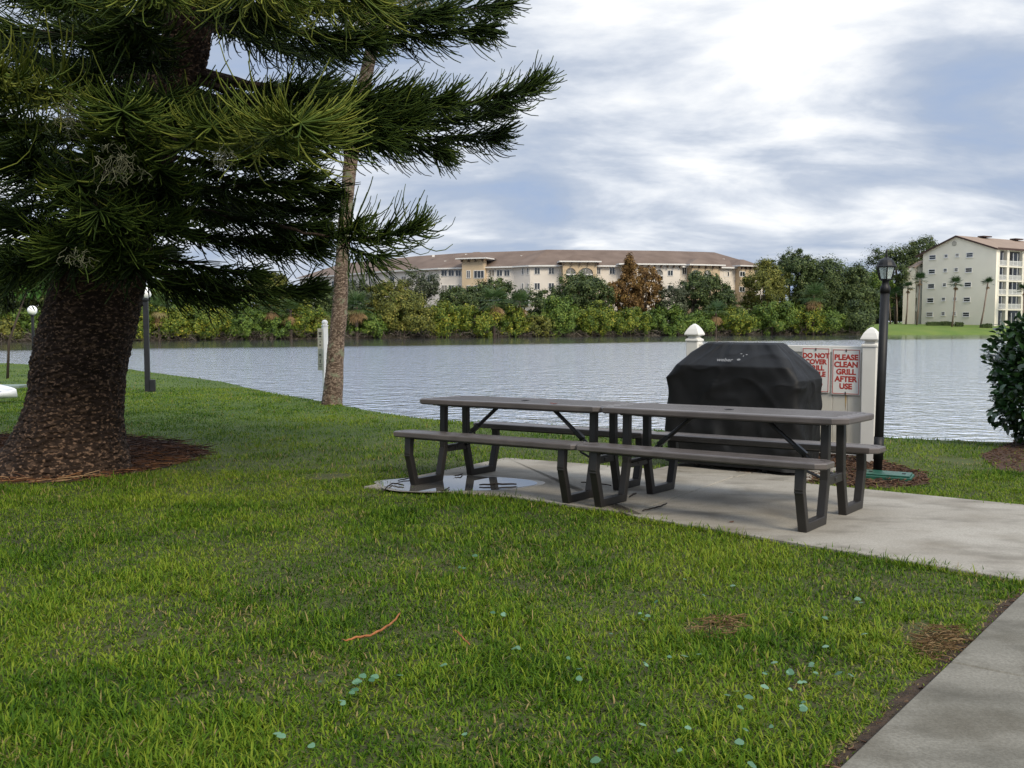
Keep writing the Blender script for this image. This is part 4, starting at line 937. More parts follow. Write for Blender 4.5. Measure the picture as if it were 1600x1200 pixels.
# ================================================================== GRASS
jd = (J1b - J1a) / np.linalg.norm(J1b - J1a); slab_polys = [[J1a - jn * .03, J1a + jn * .03, top_j + jn * .03 + jd * .1, top_j - jn * .03 + jd * .1], left_poly, right_poly, [P1 - alg * .0, P2, P2 + back * 1.15, P1 + back * 1.15], [S2 - sdv * 4 , S2 - sdv * 4 + sn * 1.3, S2 + sdv * 4.2 + sn * 1.3, S2 + sdv * 4.2]]
gcx = gc
def lawn_points(n, y0, y1, power, xk=.70, xa=1.3):
    u = rng.random(n); e = 1 - power
    y = (y0 ** e + u * (y1 ** e - y0 ** e)) ** (1 / e)            # density ~ y^-power over the widening field
    x = rng.uniform(-1, 1, n) * (xk * y + xa)
    return x, y
def grow(n_clump, per, y0, y1, power, pts=None, hs=1.):
    x, y = lawn_points(n_clump, y0, y1, power) if pts is None else pts
    keep = (y < shore(x) + .10) & (rng.random(len(x)) < .62 + .55 * fbm(x * 4.5, y * 4.0, 59, 2))
    x, y = x[keep], y[keep]
    x = np.repeat(x, per); y = np.repeat(y, per); cxx, cyy = x.copy(), y.copy()
    sp = .012 + .0022 * y; x = x + rng.normal(size=len(x)) * sp * 1.6; y = y + rng.normal(size=len(y)) * sp * 1.6
    keep = y < shore(x) + .10
    for P in (slab_polys if pts is None else []):
        Pn = [np.asarray(p) for p in P]; keep &= ~inside([tuple(p) for p in Pn], x, y)
    il = inside(lit, x, y); keep &= ~(il & (rng.random(len(x)) > .02))
    im = inside(mul, x, y); keep &= ~(im & (rng.random(len(x)) > .10)); ih = inside(hm, x, y); keep &= ~(ih & (rng.random(len(x)) > .12))
    # thin and bare places
    dead = np.zeros(len(x))
    for (px, py, rx, ry) in BARE:
        c = G2(px, py); d = np.hypot((x - c[0]) / rx, (y - c[1]) / ry) + .5 * (vn(x * 7, y * 7, 71) - .5); dead = np.maximum(dead, smooth(1.1, .35, d))
    # soil strip along the walk
    de = -((x - S2[0]) * sn[0] + (y - S2[1]) * sn[1]); strip = smooth(.065, .0, de + .09 * (vn(x * 7, y * 7, 77) - .5)) * (y < 5)
    dead = np.maximum(dead, strip * .9)
    keep &= rng.random(len(x)) > dead * .45
    x, y, cxx, cyy, dead = x[keep], y[keep], cxx[keep], cyy[keep], dead[keep]
    n = len(x); h_ = (.027 + .031 * smooth(.25, .8, fbm(x * 2.3, y * 2.1, 61))) * rng.uniform(.4, 1.3, n); tall = rng.random(n) < .035; h_ = np.where(tall, h_ * 1.6, h_)
    h_ *= (1 - .5 * dead) * hs
    wd = np.maximum(.0058, .00066 * y) * rng.uniform(.7, 1.35, n)
    out = np.stack([x - cxx, y - cyy], 1); out /= np.linalg.norm(out, axis=1, keepdims=True) + 1e-9
    a = rng.uniform(0, 2 * np.pi, n); ld = np.stack([np.cos(a), np.sin(a)], 1) * .8 + out * .7; ld /= np.linalg.norm(ld, axis=1, keepdims=True) + 1e-9
    lean = np.abs(rng.normal(.75, .50, n)) + .5 * dead; bend = rng.uniform(.2, 1.0, n)
    side = np.stack([-ld[:, 1], ld[:, 0], np.zeros(n)], 1); L3 = np.concatenate([ld, np.zeros((n, 1))], 1); Z = np.array([0, 0, 1.])
    p = np.stack([x, y, gz(y) - .004], 1); V = []; el = lean * .5
    for k, f_ in enumerate((1., .92, .62)):
        V += [p - side * (wd * f_ / 2)[:, None], p + side * (wd * f_ / 2)[:, None]]
        a_ = np.minimum(lean * .75 + bend * k * .60, 1.60); p = p + (L3 * np.sin(a_)[:, None] + Z * np.cos(a_)[:, None]) * (h_ / 3)[:, None]
    V.append(p); V = np.stack(V, 1)                              # n,7,3
    o = (np.arange(n) * 7)[:, None]
    Qd = np.concatenate([o + np.array([[0, 1, 3, 2]]), o + np.array([[2, 3, 5, 4]]), o + np.array([[4, 5, 6, 6]])], 1).reshape(-1, 4)
    # tint: patches of fresh and dry grass
    pt = fbm(x * .55 + 3, y * .40, 63); pf = fbm(x * 2.6, y * 2.2, 65)
    t = .50 + .55 * (pt - .5) + .45 * (pf - .5) + rng.normal(0, .19, n)
    dry = (rng.random(n) < .018 + .75 * dead + .09 * smooth(.56, .72, fbm(x * 1.7 + 9, y * 1.5, 67)))
    t = np.where(dry, .86 + .14 * rng.random(n), np.clip(t, 0, .80))
    return V.reshape(-1, 3), Qd, np.repeat(t, 3)
BARE = [(1125, 985, .20, .12), (1470, 1005, .20, .28), (520, 745, .22, .25),  (1495, 720, .3, .4), (300, 710, .25, .35), (1545, 690, .4, .4)]
M_grass = leafmat('grass_blades', [(0, (.008, .032, .003)), (.3, (.042, .096, .006)), (.55, (.098, .175, .010)), (.80, (.205, .255, .024)), (.87, (.20, .17, .055)), (1, (.33, .25, .11))], .55, .32, .10)
def edge_fringe(A_, B_, n, nrm_out, hh):
    t = rng.random(n); p = A_[None] + (B_ - A_)[None] * t[:, None] + nrm_out[None] * (rng.random(n)[:, None] ** 2 * .05 - .012); return p[:, 0], p[:, 1], hh
parts = [grow(92000, 6, 1.9, 9.0, .55), grow(96000, 5, 6.0, 26.0, .40), grow(34000, 4, 20.0, 56.0, .2)]
fn_ = np.array([-fd[1], fd[0]]); fn_ = -fn_ if fn_[1] > 0 else fn_
for A_, B_, no, k_ in ((A, FR[3], fn_, 160), (FR[3], FR[1], fn_, 330), (FR[1], FR[0] + fd * .6, fn_, 260), (C2, E1 + ed * 1.0, np.array([-ed[1], ed[0]]), 160), (A, B, np.array([-.86, .5]), 160), (B, C1, np.array([.3, .95]), 140)):
    t = rng.random(k_); pe = A_[None] + (B_ - A_)[None] * t[:, None] + no[None] * (rng.random(k_)[:, None] ** 1.5 * .07 - .004)
    parts.append(grow(0, 5, 0, 0, 0, (pe[:, 0], pe[:, 1]), 1.35))
VV = []; QQ = []; TT_ = []; n0 = 0
for V, Q, T in parts: VV.append(V); QQ.append(Q + n0); TT_.append(T); n0 += len(V)
Qa = np.concatenate(QQ); Ta = np.concatenate(TT_); Va = np.concatenate(VV)
# quads with a repeated corner become triangles
me = bpy.data.meshes.new('lawn_grass'); tri = Qa[:, 2] == Qa[:, 3]
tot = np.where(tri, 3, 4).astype(np.int32); st = np.concatenate([[0], np.cumsum(tot)[:-1]]).astype(np.int32)
flat = Qa.ravel(); keepm = np.ones(len(flat), bool).reshape(-1, 4); keepm[tri, 3] = False; flat = flat[keepm.ravel()].astype(np.int32)
me.vertices.add(len(Va)); me.vertices.foreach_set('co', Va.astype(np.float32).ravel()); me.loops.add(len(flat)); me.loops.foreach_set('vertex_index', flat)
me.polygons.add(len(tot)); me.polygons.foreach_set('loop_start', st); me.update(calc_edges=True)
at1 = me.attributes.new('tint', 'FLOAT', 'FACE'); at1.data.foreach_set('value', Ta.astype(np.float32))
tag(link('lawn_grass', me, M_grass), 'short green lawn grass with dry patches', 'grass', kind='stuff')
# crumbly soil showing along the edge of the walk
strip = [tuple(S2 + sdv * a - sn * b) for a, b in [(-.6, 0), (3.3, 0), (3.3, .01), (2.7, .03), (2.1, .05), (1.75, .035), (1.4, .06), (1.0, .045), (.6, .06), (.2, .04), (-.6, .05)]]
soil_patch('edge_soil', strip, mat('edge_soil', (.028, .019, .012), .95, col2=(.07, .045, .028), scale=18, bump=.9, bscale=70), .004, 'dark crumbly soil along the edge of the sidewalk', 'soil')
strands('edge_litter', strip, 1100, .035, .0028, M_chip, 'dead grass and crumbs along the edge of the sidewalk', 'litter', .012)
dl_ = [G2(*p) for p in [(1080, 990), (1110, 972), (1150, 970), (1165, 985), (1140, 1003), (1100, 1005)]]; dl2 = [G2(*p) for p in [(1425, 1010), (1455, 990), (1500, 992), (1510, 1005), (1480, 1030), (1440, 1035)]]
M_thatch = leafmat('dead_thatch', [(0, (.07, .04, .02)), (.5, (.18, .115, .05)), (1, (.32, .23, .12))], .8, .1, .1)
strands('thatch_litter', dl_, 130, .065, .0024, M_thatch, 'bleached dead grass in a bare spot of the lawn', 'dead grass', .04); strands('thatch_litter', dl2, 260, .065, .0024, M_thatch, 'orange dead grass patch beside the sidewalk', 'dead grass', .04)
# dollarweed: pale blue green round leaves among the blades
M_weed = leafmat('weed_leaf', [(0, (.04, .115, .05)), (1, (.15, .28, .165))], .35, .2, .5)
wp = [(1145, 915), (1285, 917), (1340, 936), (1236, 957), (1250, 955), (1290, 965), (1340, 937), (1210, 1035), (1195, 1052), (1222, 1055), (1232, 1050), (1268, 1037), (1276, 1055), (1250, 1066), (1310, 1052), (1330, 1055), (1195, 1073), (1235, 1077), (1137, 1086), (1152, 1080), (1170, 1089), (1157, 1105), (1255, 1097), (1255, 1108), (1158, 1158), (1175, 1195), (1205, 1135), (1165, 1140), (1025, 940), (1012, 962), (1000, 958), (1005, 968), (955, 990), (972, 1002), (1046, 1026), (1070, 1025), (1092, 1022), (1008, 1036), (905, 1060), (905, 1045), (888, 1028), (803, 1013), (770, 957), (787, 960), (742, 868), (718, 886), (690, 1040), (695, 1038), (586, 1057), (567, 1056), (625, 1055), (550, 1082), (535, 1095), (1004, 1132), (1075, 1137), (1062, 1172), (935, 1188), (725, 1147), (480, 1060), (440, 1150), (487, 1165), (500, 1065), (560, 1065), (1290, 1010), (1352, 990), (1100, 930), (1070, 905)]
C = []; 
for px, py in wp:
    for k in range(random.choice((1, 1, 2))): g_ = gnd(px + random.uniform(-7, 7) * k, py + random.uniform(-5, 5) * k, .042); C.append(g_)
C = np.array(C); V = []; Fq = []
for i, c in enumerate(C):
    r = random.uniform(.006, .013) * (1 + .05 * c[1]); nz = Vector((random.gauss(0, .28), random.gauss(-.15, .28), 1)).normalized(); u = nz.orthogonal().normalized(); w_ = nz.cross(u); n = 10
    for k in range(n): a = 2 * math.pi * k / n; V.append(tuple(Vector(c) + (u * math.cos(a) + w_ * math.sin(a)) * r * (1 + .12 * math.sin(3 * a)) + nz * .25 * r * (k % 2) * .3))
me = bpy.data.meshes.new('broadleaf_weed'); me.from_pydata(V, [], [tuple(range(i * 10, i * 10 + 10)) for i in range(len(C))]); me.update()
a_ = me.attributes.new('tint', 'FLOAT', 'FACE'); a_.data.foreach_set('value', rng.random(len(C)).astype(np.float32))
tag(link('broadleaf_weed', me, M_weed), 'pale blue green round weed leaves scattered through the lawn', 'weeds', kind='stuff')

# ================================================================== HEDGE at the right edge
M_hleaf = leafmat('hedge_leaf', [(0, (.010, .028, .010)), (.5, (.020, .055, .014)), (.85, (.045, .10, .022)), (1, (.09, .16, .04))], .28, .12, .5)
hcn = at(1668, 588, 11.0); hb = gnd(1640, 705); hedge = thing('hedge_shrub', (hcn[0], 11.1, float(gz(11.1))), 'glossy dark green broadleaf shrub cut off by the right edge of the view', 'shrub')
def leaf_blades(Cn, dirs, ln, wd, cup=.25):
    n = len(Cn); d = dirs / (np.linalg.norm(dirs, axis=1, keepdims=True) + 1e-9); s_ = np.cross(d, rng.normal(size=(n, 3)) * .5 + np.array([0, 0, 1.])); s_ /= np.linalg.norm(s_, axis=1, keepdims=True) + 1e-9; nn = np.cross(s_, d)
    ln = np.broadcast_to(ln, n)[:, None]; wd = np.broadcast_to(wd, n)[:, None]; V = []
    for t, k in ((0, .05), (.3, .85), (.62, 1.), (.88, .5), (1, .04)):
        c = Cn + d * ln * t - nn * ln * .28 * t * t
        V += [c - s_ * wd * k + nn * wd * k * cup, c, c + s_ * wd * k + nn * wd * k * cup]
    V = np.stack(V, 1); o = (np.arange(n) * 15)[:, None, None]; q = np.array([[r * 3 + j, r * 3 + j + 1, r * 3 + j + 4, r * 3 + j + 3] for r in range(4) for j in range(2)])[None]
    return V.reshape(-1, 3), (o + q).reshape(-1, 4), 8
n = 6000; dd = rng.normal(size=(n, 3)); dd /= np.linalg.norm(dd, axis=1, keepdims=True); rr = rng.uniform(.45, 1.0, n) ** .5
lump = 1 + .14 * (vn(dd[:, 0] * 3 + 7, dd[:, 2] * 3 + dd[:, 1] * 2, 81) - .5) * 2
Cn = hcn + dd * (rr * lump)[:, None] * np.array([.78, .75, .84]) + np.array([0, 0.1, 0]); Cn = Cn[Cn[:, 2] > float(gz(11)) + .02]; n = len(Cn)
dl = (Cn - hcn) * .8 + rng.normal(size=(n, 3)) * .55 + np.array([0, 0, .25])
V, Q, per = leaf_blades(Cn, dl, rng.uniform(.07, .115, n), rng.uniform(.025, .038, n)); npmesh('leaves', V, Q, M_hleaf, hedge, np.repeat(np.clip(rng.normal(.45, .25, n), 0, 1), per), smoothf=True)
mb = MB()
for k in range(14):
    a = rng.uniform(0, 6.28); e = hcn + np.array([math.cos(a) * .55, math.sin(a) * .5, rng.uniform(-.1, .6)]); b0 = np.array([hcn[0] + math.cos(a) * .12, 11.1 + math.sin(a) * .12, float(gz(11.1)) - .03])
    mb.tube([b0, b0 * .5 + e * .5 + rng.normal(size=3) * .05, e], [.016, .011, .005], 6)
mb.build('stem', M_limb, hedge, smoothf=True)

# ================================================================== LEANING PALM by the water
D = 18.9
pax = [(517, 640, 19), (519, 628, 16), (522, 595, 14), (525, 540, 12.6), (531, 480, 11.8), (535, 400, 9.8), (541, 320, 9.6), (551, 230, 10.4), (565, 150, 10), (582, 70, 9.5), (596, -10, 9.5), (606, -70, 10)]
axis = [at(x, y, D) for x, y, r in pax]; axis[0][2] = float(gz(D)) - .15
M_pbark = bark_mat('palm_bark', (.050, .034, .024), (.26, .195, .145), 14, (.48, .60), moss=(.15, .155, .10))
palm = thing('palm_tree', (axis[1][0], D, float(gz(D))), 'tall leaning palm with a bare mottled trunk at the lake edge', 'palm tree')
V, Q = trunk_mesh(axis, [r / F * D for x, y, r in pax], 72, 340, .016, .06, None, 51); npmesh('trunk', V, Q, M_pbark, palm, smoothf=True)
M_frond = leafmat('palm_frond', [(0, (.012, .030, .012)), (.5, (.032, .068, .020)), (.85, (.075, .115, .03)), (1, (.24, .17, .08))], .5, .2, .3)
def frond_geo(c, d, L_pet, L_leaf, nseg, droop, wide, wfac=.022):
    """one fan frond: petiole and drooping segments; returns V,Q"""
    d = d / np.linalg.norm(d); Z = np.array([0, 0, 1.]); s_ = np.cross(d, Z); s_ /= np.linalg.norm(s_) + 1e-9; up_ = np.cross(s_, d)
    hub = c + d * L_pet - Z * droop * .25 * L_pet; V = []; Q = []
    a = np.linspace(-wide, wide, nseg) + rng.normal(0, .03, nseg)
    S_ = 5; segs = np.zeros((nseg, S_, 3)); 
    base = hub[None] + d[None] * (L_leaf * .25 * np.cos(a))[:, None]
    dirs = d[None] * np.cos(a)[:, None] + s_[None] * np.sin(a)[:, None] + up_[None] * .15
    p = hub[None] + dirs * .02; ln = L_leaf * (.72 + .28 * np.cos(a)) * rng.uniform(.9, 1.08, nseg)
    for k in range(S_):
        segs[:, k] = p; dk = dirs + np.array([0, 0, -1.]) * (droop * (k / (S_ - 1)) ** 1.6 * 1.6); dk /= np.linalg.norm(dk, axis=1, keepdims=True); p = p + dk * (ln / (S_ - 1))[:, None]
    wv = np.cross(dirs, up_[None] + rng.normal(size=(nseg, 3)) * .25); wv /= np.linalg.norm(wv, axis=1, keepdims=True) + 1e-9
    ww = L_leaf * wfac * np.array([.5, 1., .9, .6, .08]); 
    A = segs - wv[:, None] * ww[None, :, None]; B = segs + wv[:, None] * ww[None, :, None]
    V = np.stack([A, B], 2).reshape(-1, 3); o = (np.arange(nseg) * S_ * 2)[:, None]; q = np.array([[k * 2, k * 2 + 1, k * 2 + 3, k * 2 + 2] for k in range(S_ - 1)])
    Q = (o[:, :, None] + q[None]).reshape(-1, 4)
    # petiole
    w_ = .02 * L_leaf; n = len(V); e0, e1 = c, hub
    V = np.concatenate([V, [e0 - s_ * w_, e0 + s_ * w_, e1 + s_ * w_ * .6, e1 - s_ * w_ * .6]]); Q = np.concatenate([Q, [[n, n + 1, n + 2, n + 3]]])
    return V, Q
def crown(name, c, nf, L_pet, L_leaf, nseg, m, parent, lo=-.9, hi=1.2, tint=(.2, .7), droop=.6, wide=1.9, wfac=.022, hang=.12):
    VV = []; QQ = []; TT = []; n0 = 0
    for k in range(nf):
        el = lo + (hi - lo) * rng.random() ** .9; az = k * 2.39996 + rng.normal(0, .2); d = np.array([math.cos(az) * math.cos(el), math.sin(az) * math.cos(el), math.sin(el)])
        V, Q = frond_geo(np.asarray(c) + d * .05, d, L_pet * rng.uniform(.8, 1.15), L_leaf * rng.uniform(.85, 1.1), nseg, droop, wide, wfac); VV.append(V); QQ.append(Q + n0); n0 += len(V)
        dead = el < lo + hang * (hi - lo); TT.append(np.full(len(Q), .95 if dead else rng.uniform(*tint)))
    return npmesh(name, np.concatenate(VV), np.concatenate(QQ), m, parent, np.concatenate(TT))
crown('crown', at(608, -85, D), 34, 1.0, 1.05, 34, M_frond, palm, -1.1, 1.3, droop=.75, wide=1.7, wfac=.016)
# ================================================================== FAR BANK
def gfar(x, y):
    return float(np.interp(y - farshore(x), [-1.2, .4, 2, 16, 22, 70], [-1.5, -.95, -.55, .55, .72, .8]))
def sD(px):
    k = (px - 800) / F; y = 150.
    for _ in range(20): y = float(farshore(k * y))
    return y
PX = lambda px, D: (px - 800) / F * D
PZ = lambda py, D: CAMH - (py - YH) / F * D
# ---- long apartment building with brown hip roof
M_stucco = mat('pink_stucco', (.68, .615, .53), .85, .05, .4); M_tan = mat('tan_stucco', (.54, .42, .275), .85, .05, .4); M_trim = mat('white_trim', (.66, .64, .60), .6, .03, 1)
M_roof = mat('brown_shingles', (.115, .080, .060), .9, col2=(.16, .115, .088), scale=.35, bump=.5, bscale=3)
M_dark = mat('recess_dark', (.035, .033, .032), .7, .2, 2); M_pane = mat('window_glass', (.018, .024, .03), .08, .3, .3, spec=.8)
M_shade = mat('window_blind', (.22, .20, .17), .6, .2, .8)
FN = [(470, 238), (600, 206), (688, 194), (803, 187.5), (828, 184.5), (872, 184), (960, 185), (1062, 187), (1135, 190.5), (1192, 195)]
FP = np.array([(PX(p, d), d) for p, d in FN]); EZ = 12.15; BZ = .5
seg = np.diff(FP, axis=0); sgn = seg / np.linalg.norm(seg, axis=1, keepdims=True); onrm = np.stack([sgn[:, 1], -sgn[:, 0]], 1)     # towards the lake
vn_ = np.array([onrm[max(i - 1, 0)] + onrm[min(i, len(onrm) - 1)] for i in range(len(FP))]); vn_ /= np.linalg.norm(vn_, axis=1, keepdims=True)
apt = thing('apartment_building', (*FP[5], BZ), 'long cream apartment block with a brown hip roof across the lake', 'building')
BD = 17.
mb = MB(); outl = list(FP) + [p - n * BD for p, n in zip(FP[::-1], vn_[::-1])]
mb.prism([tuple(p) for p in outl], BZ, EZ); mb.build('wall', M_stucco, apt)
mb = MB(); ov = .7; n = len(FP); E0 = [(*(p + v * ov), EZ) for p, v in zip(FP, vn_)]; E0[0] = (*(FP[0] + vn_[0] * ov - sgn[0] * ov), EZ); E0[-1] = (*(FP[-1] + vn_[-1] * ov + sgn[-1] * ov), EZ)
E1_ = [(*(p - v * (BD + ov)), EZ) for p, v in zip(FP, vn_)]; RG = [(*(p - v * BD / 2), 15.75) for p, v in zip(FP, vn_)]
RG[-1] = (*(FP[-1] - vn_[-1] * BD / 2 - sgn[-1] * 6), 15.75); RG[0] = (*(FP[0] - vn_[0] * BD / 2 + sgn[0] * 6), 15.75)
E0b = [(x, y, z - .28) for x, y, z in E0]; E1b = [(x, y, z - .28) for x, y, z in E1_]
v = E0 + RG + E1_; f = [(i, i + 1, n + i + 1, n + i) for i in range(n - 1)] + [(n + i, n + i + 1, 2 * n + i + 1, 2 * n + i) for i in range(n - 1)] + [(0, n, 2 * n), (n - 1, 3 * n - 1, 2 * n - 1)]
mb.add(v, f); roof = mb.build('roof', M_roof, apt)
mb = MB(); v = E0 + E0b; mb.add([(x, y, z - .01) for x, y, z in v], [(i, n + i, n + i + 1, i + 1) for i in range(n - 1)]); 
v = E0b + [(*p, EZ - .28) for p in FP]; mb.add(v, [(i, n + i, n + i + 1, i + 1) for i in range(n - 1)]); mb.build('fascia', M_trim, roof)
# roof vents
for px, py in ((618 + 60, 401), (697, 410), (729, 399.5), (815, 402), (900, 404), (925, 401), (1010, 402), (1128, 407)):
    D = np.interp(px, [p for p, d in FN], [d for p, d in FN]) + 2.2 + (419 - py) / 26 * 7; z = PZ(py, D)
    mb = MB(); mb.box((PX(px, D), D, z), (.5, .5, .45)); mb.build('roof_vent', M_trim, roof)
fpx = [p for p, d in FN]
def facade(px, off=0.):
    i = int(np.clip(np.searchsorted(fpx, px) - 1, 0, len(FN) - 2)); k = (px - 800) / F
    a = FP[i] + onrm[i] * off; d = sgn[i]; t = (k * a[1] - a[0]) / (d[0] - k * d[1]); return a + d * t, i
def window(px0, px1, py0, py1, parent, off=0., panes=2, blind=.0, m=None):
    a, i = facade(px0, off); b_, _ = facade(px1, off); 
    if np.linalg.norm(b_ - a) > 12: return
    c = (a + b_) / 2; D = c[1]; W_ = abs(np.dot(b_ - a, sgn[i])); z0, z1 = PZ(py1, D), PZ(py0, D); H_ = z1 - z0; rt = np.array([*sgn[i], 0]); nn = np.array([*onrm[i], 0]); up = np.array([0, 0, 1.])
    cc = np.array([*c, (z0 + z1) / 2]); fw = .11
    mb = MB()
    for s_ in (-1, 1):
        mb.obox(cc + rt * s_ * (W_ / 2 - fw / 2) + nn * .03, [rt, up, nn], [fw / 2, H_ / 2, .05]); mb.obox(cc + up * s_ * (H_ / 2 - fw / 2) + nn * .03, [rt, up, nn], [W_ / 2 - fw, fw / 2, .05])
    for q in range(1, panes): mb.obox(cc + rt * (W_ * (q / panes - .5)) + nn * .028, [rt, up, nn], [.04, H_ / 2 - fw, .04])
    o = mb.build('window', M_trim, parent)
    mb = MB(); mb.obox(cc + nn * .012, [rt, up, nn], [W_ / 2 - fw, H_ / 2 - fw, .012]); mb.build('pane', m or (M_shade if random.random() < blind else M_pane), o)
FLR = 23.6
for x0 in (690, 701, 712, 764, 776, 787.5):
    for k in range(2): window(x0, x0 + 9.5, 422 + FLR * k, 432.5 + FLR * k, apt, blind=.4)
for x0, x1 in ((815.5, 818.5), (823.5, 826.5)):
    for k in range(3): window(x0, x1, 419 + FLR * k, 430 + FLR * k, apt, panes=1)
for x0, x1 in ((834.5, 844), (856.5, 866), (931.5, 938), (951, 960), (1064, 1071)):
    for k in range(2): window(x0, x1, 418.5 + FLR * k, 429.5 + FLR * k, apt)
for x0, x1 in ((1129, 1137.5), (1172, 1180)):
    for k in range(2): window(x0, x1, 424.5 + FLR * k, 433 + FLR * k, apt)
for x0 in (610, 628, 650, 668, 545, 562, 580, 505, 520):
    D = facade(x0)[0][1]; y0 = YH - (10.9 - CAMH) / D * F; y1 = YH - (9.3 - CAMH) / D * F; window(x0, x0 + 8, y0, y1, apt, blind=.3)
# projecting tan bays: name, px range, roof y, openings, windows
def bay(px0, px1, pytop, out, arches=(), wins=(), glaz=(), wall=None, z_apex=1.3, oh=.8):
    a, i = facade(px0 + .01); b_, _ = facade(px1); 
    rt = sgn[i]; nn = onrm[i]; W_ = np.dot(b_ - a, rt); b_ = a + rt * W_; D = a[1] - out; zt = PZ(pytop, D)
    t = 'bay'; cc = (a + b_) / 2; R3 = np.array([*rt, 0]); N3 = np.array([*nn, 0]); U3 = np.array([0, 0, 1.]); wm = wall or M_tan
    P = lambda u, w_, z: np.array([*(a + rt * u + nn * w_), z])
    k_ = lambda px: np.dot(on_line(px, a + nn * out, rt) - a - nn * out, rt)
    mb = MB()
    if not arches:
        mb.obox(P(W_ / 2, out / 2, (BZ + zt) / 2), [R3, N3, U3], [W_ / 2, out / 2, (zt - BZ) / 2])
    else:
        xs_ = [0.] + [q for ar in arches for q in (k_(ar[0]), k_(ar[1]))] + [W_]
        for j in range(0, len(xs_), 2):
            w0, w1 = xs_[j], xs_[j + 1]; mb.obox(P((w0 + w1) / 2, out - .2, (BZ + zt) / 2), [R3, N3, U3], [(w1 - w0) / 2, .2, (zt - BZ) / 2])
        for s_ in (.1, W_ - .1): mb.obox(P(s_, (out - .4) / 2, (BZ + zt) / 2), [R3, N3, U3], [.1, (out - .4) / 2, (zt - BZ) / 2])
        for j, ar in enumerate(arches):
            w0, w1 = k_(ar[0]), k_(ar[1]); c = (w0 + w1) / 2; r = (w1 - w0) / 2
            for fl in range(3):
                zs0 = PZ(ar[2] + FLR * fl, D); ztop = zt if fl == 0 else PZ(ar[2] - 7 + FLR * fl, D)
                m_ = 10; front = []; 
                rise = min(r, 1.0) if fl == 0 else .02
                arc = [(c + r * math.cos(math.pi * q / m_), zs0 - rise + rise * math.sin(math.pi * q / m_)) for q in range(m_ + 1)]
                poly = arc + [(w0, ztop), (w1, ztop)]
                vv = [P(u, out - .02, z) for u, z in poly] + [P(u, out - .38, z) for u, z in poly]; nP_ = len(poly)
                for q in range(m_):
                    u0, z0 = arc[q]; u1, z1 = arc[q + 1]
                    mb.add([P(u0, out - .02, z0), P(u1, out - .02, z1), P(u1, out - .02, ztop), P(u0, out - .02, ztop), P(u0, out - .38, z0), P(u1, out - .38, z1)], [(0, 3, 2, 1), (0, 1, 5, 4)])
    o = mb.build('bay', wm, apt)
    if arches:
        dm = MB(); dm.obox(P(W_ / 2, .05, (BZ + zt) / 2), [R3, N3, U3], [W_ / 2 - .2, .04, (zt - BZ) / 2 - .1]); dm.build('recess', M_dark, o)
        for ar in arches:
            w0, w1 = k_(ar[0]), k_(ar[1])
            for fl in range(2):
                zr0 = PZ(ar[3] + FLR * fl, D); rb_ = MB(); rb_.obox(P((w0 + w1) / 2, out - .2, zr0 + 1.05), [R3, N3, U3], [(w1 - w0) / 2, .03, .04]); rb_.obox(P((w0 + w1) / 2, out - .2, zr0 - .1), [R3, N3, U3], [(w1 - w0) / 2, .15, .12])
                for q in np.arange(w0 + .1, w1, .22): rb_.obox(P(q, out - .2, zr0 + .5), [R3, N3, U3], [.03, .02, .52])
                rb_.build('railing', M_trim, o)
            um = MB(); um.obox(P((w0 + w1) / 2, out - .28, PZ(ar[2] + 4.5, D)), [R3, N3, U3], [.05, .03, 1.2]); um.build('mullion', M_trim, o)
    # hip roof with brackets
    rf = MB(); z0 = zt; e = [(-oh, out + oh), (W_ + oh, out + oh), (W_ + oh, -3.2), (-oh, -3.2)]; ap = [(W_ * .38, out * .2 - .6), (W_ * .62, out * .2 - .6), (W_ * .62, -3.6), (W_ * .38, -3.6)]
    vv = [P(u, w_, z0 + .12) for u, w_ in e] + [P(u, w_, z0 + .12 + z_apex) for u, w_ in ap]; rf.add(vv, [(0, 1, 5, 4), (1, 2, 6, 5), (2, 3, 7, 6), (3, 0, 4, 7), (4, 5, 6, 7)])
    ro = rf.build('bay_roof', M_roof, apt)
    fm = MB(); fm.obox(P(W_ / 2, (out - .6) / 2, z0 + .0), [R3, N3, U3], [W_ / 2 + oh, (out + .6) / 2 + oh, .12]); fm.build('soffit', M_trim, ro)
    bm = MB()
    for q in np.linspace(.1, W_ - .1, max(4, int(W_ / 1.1))): bm.obox(P(q, out + .3, z0 - .38), [R3, N3, U3], [.12, .28, .25])
    bm.build('bracket', mat('bracket_brown', (.10, .07, .05), .8) if 'bracket_brown' not in bpy.data.materials else bpy.data.materials['bracket_brown'], ro)
    for x0, x1, y0, y1 in wins: window(x0, x1, y0, y1, apt, out); window(x0, x1, y0 + FLR, y1 + FLR, apt, out)
    for x0, x1, y0, y1, pn_ in glaz: window(x0, x1, y0, y1, apt, out, panes=pn_)
bay(727, 760.5, 405.3, 1.4, glaz=((729.5, 735.5, 423, 435.5, 2), (740.5, 757, 423, 435.5, 3), (729.5, 735.5, 446, 459, 2), (740.5, 757, 446, 459, 3)), oh=1.0)
bay(877, 929, 409.5, 1.8, arches=((883.5, 899, 419, 428.5), (904, 926, 419, 428.5)))
bay(968, 1057, 413.5, 1.6, arches=((976, 990, 420, 429), (1022.5, 1034.5, 421, 430)), wins=((1041.5, 1050.5, 422.5, 432),), wall=M_stucco, oh=.9)
bay(1072, 1116, 414.5, 1.7, arches=((1079, 1092, 422, 431), (1098, 1110, 422, 431)))
bay(1147, 1169, 416, 1.6, wins=((1153.5, 1162, 424.5, 433),))
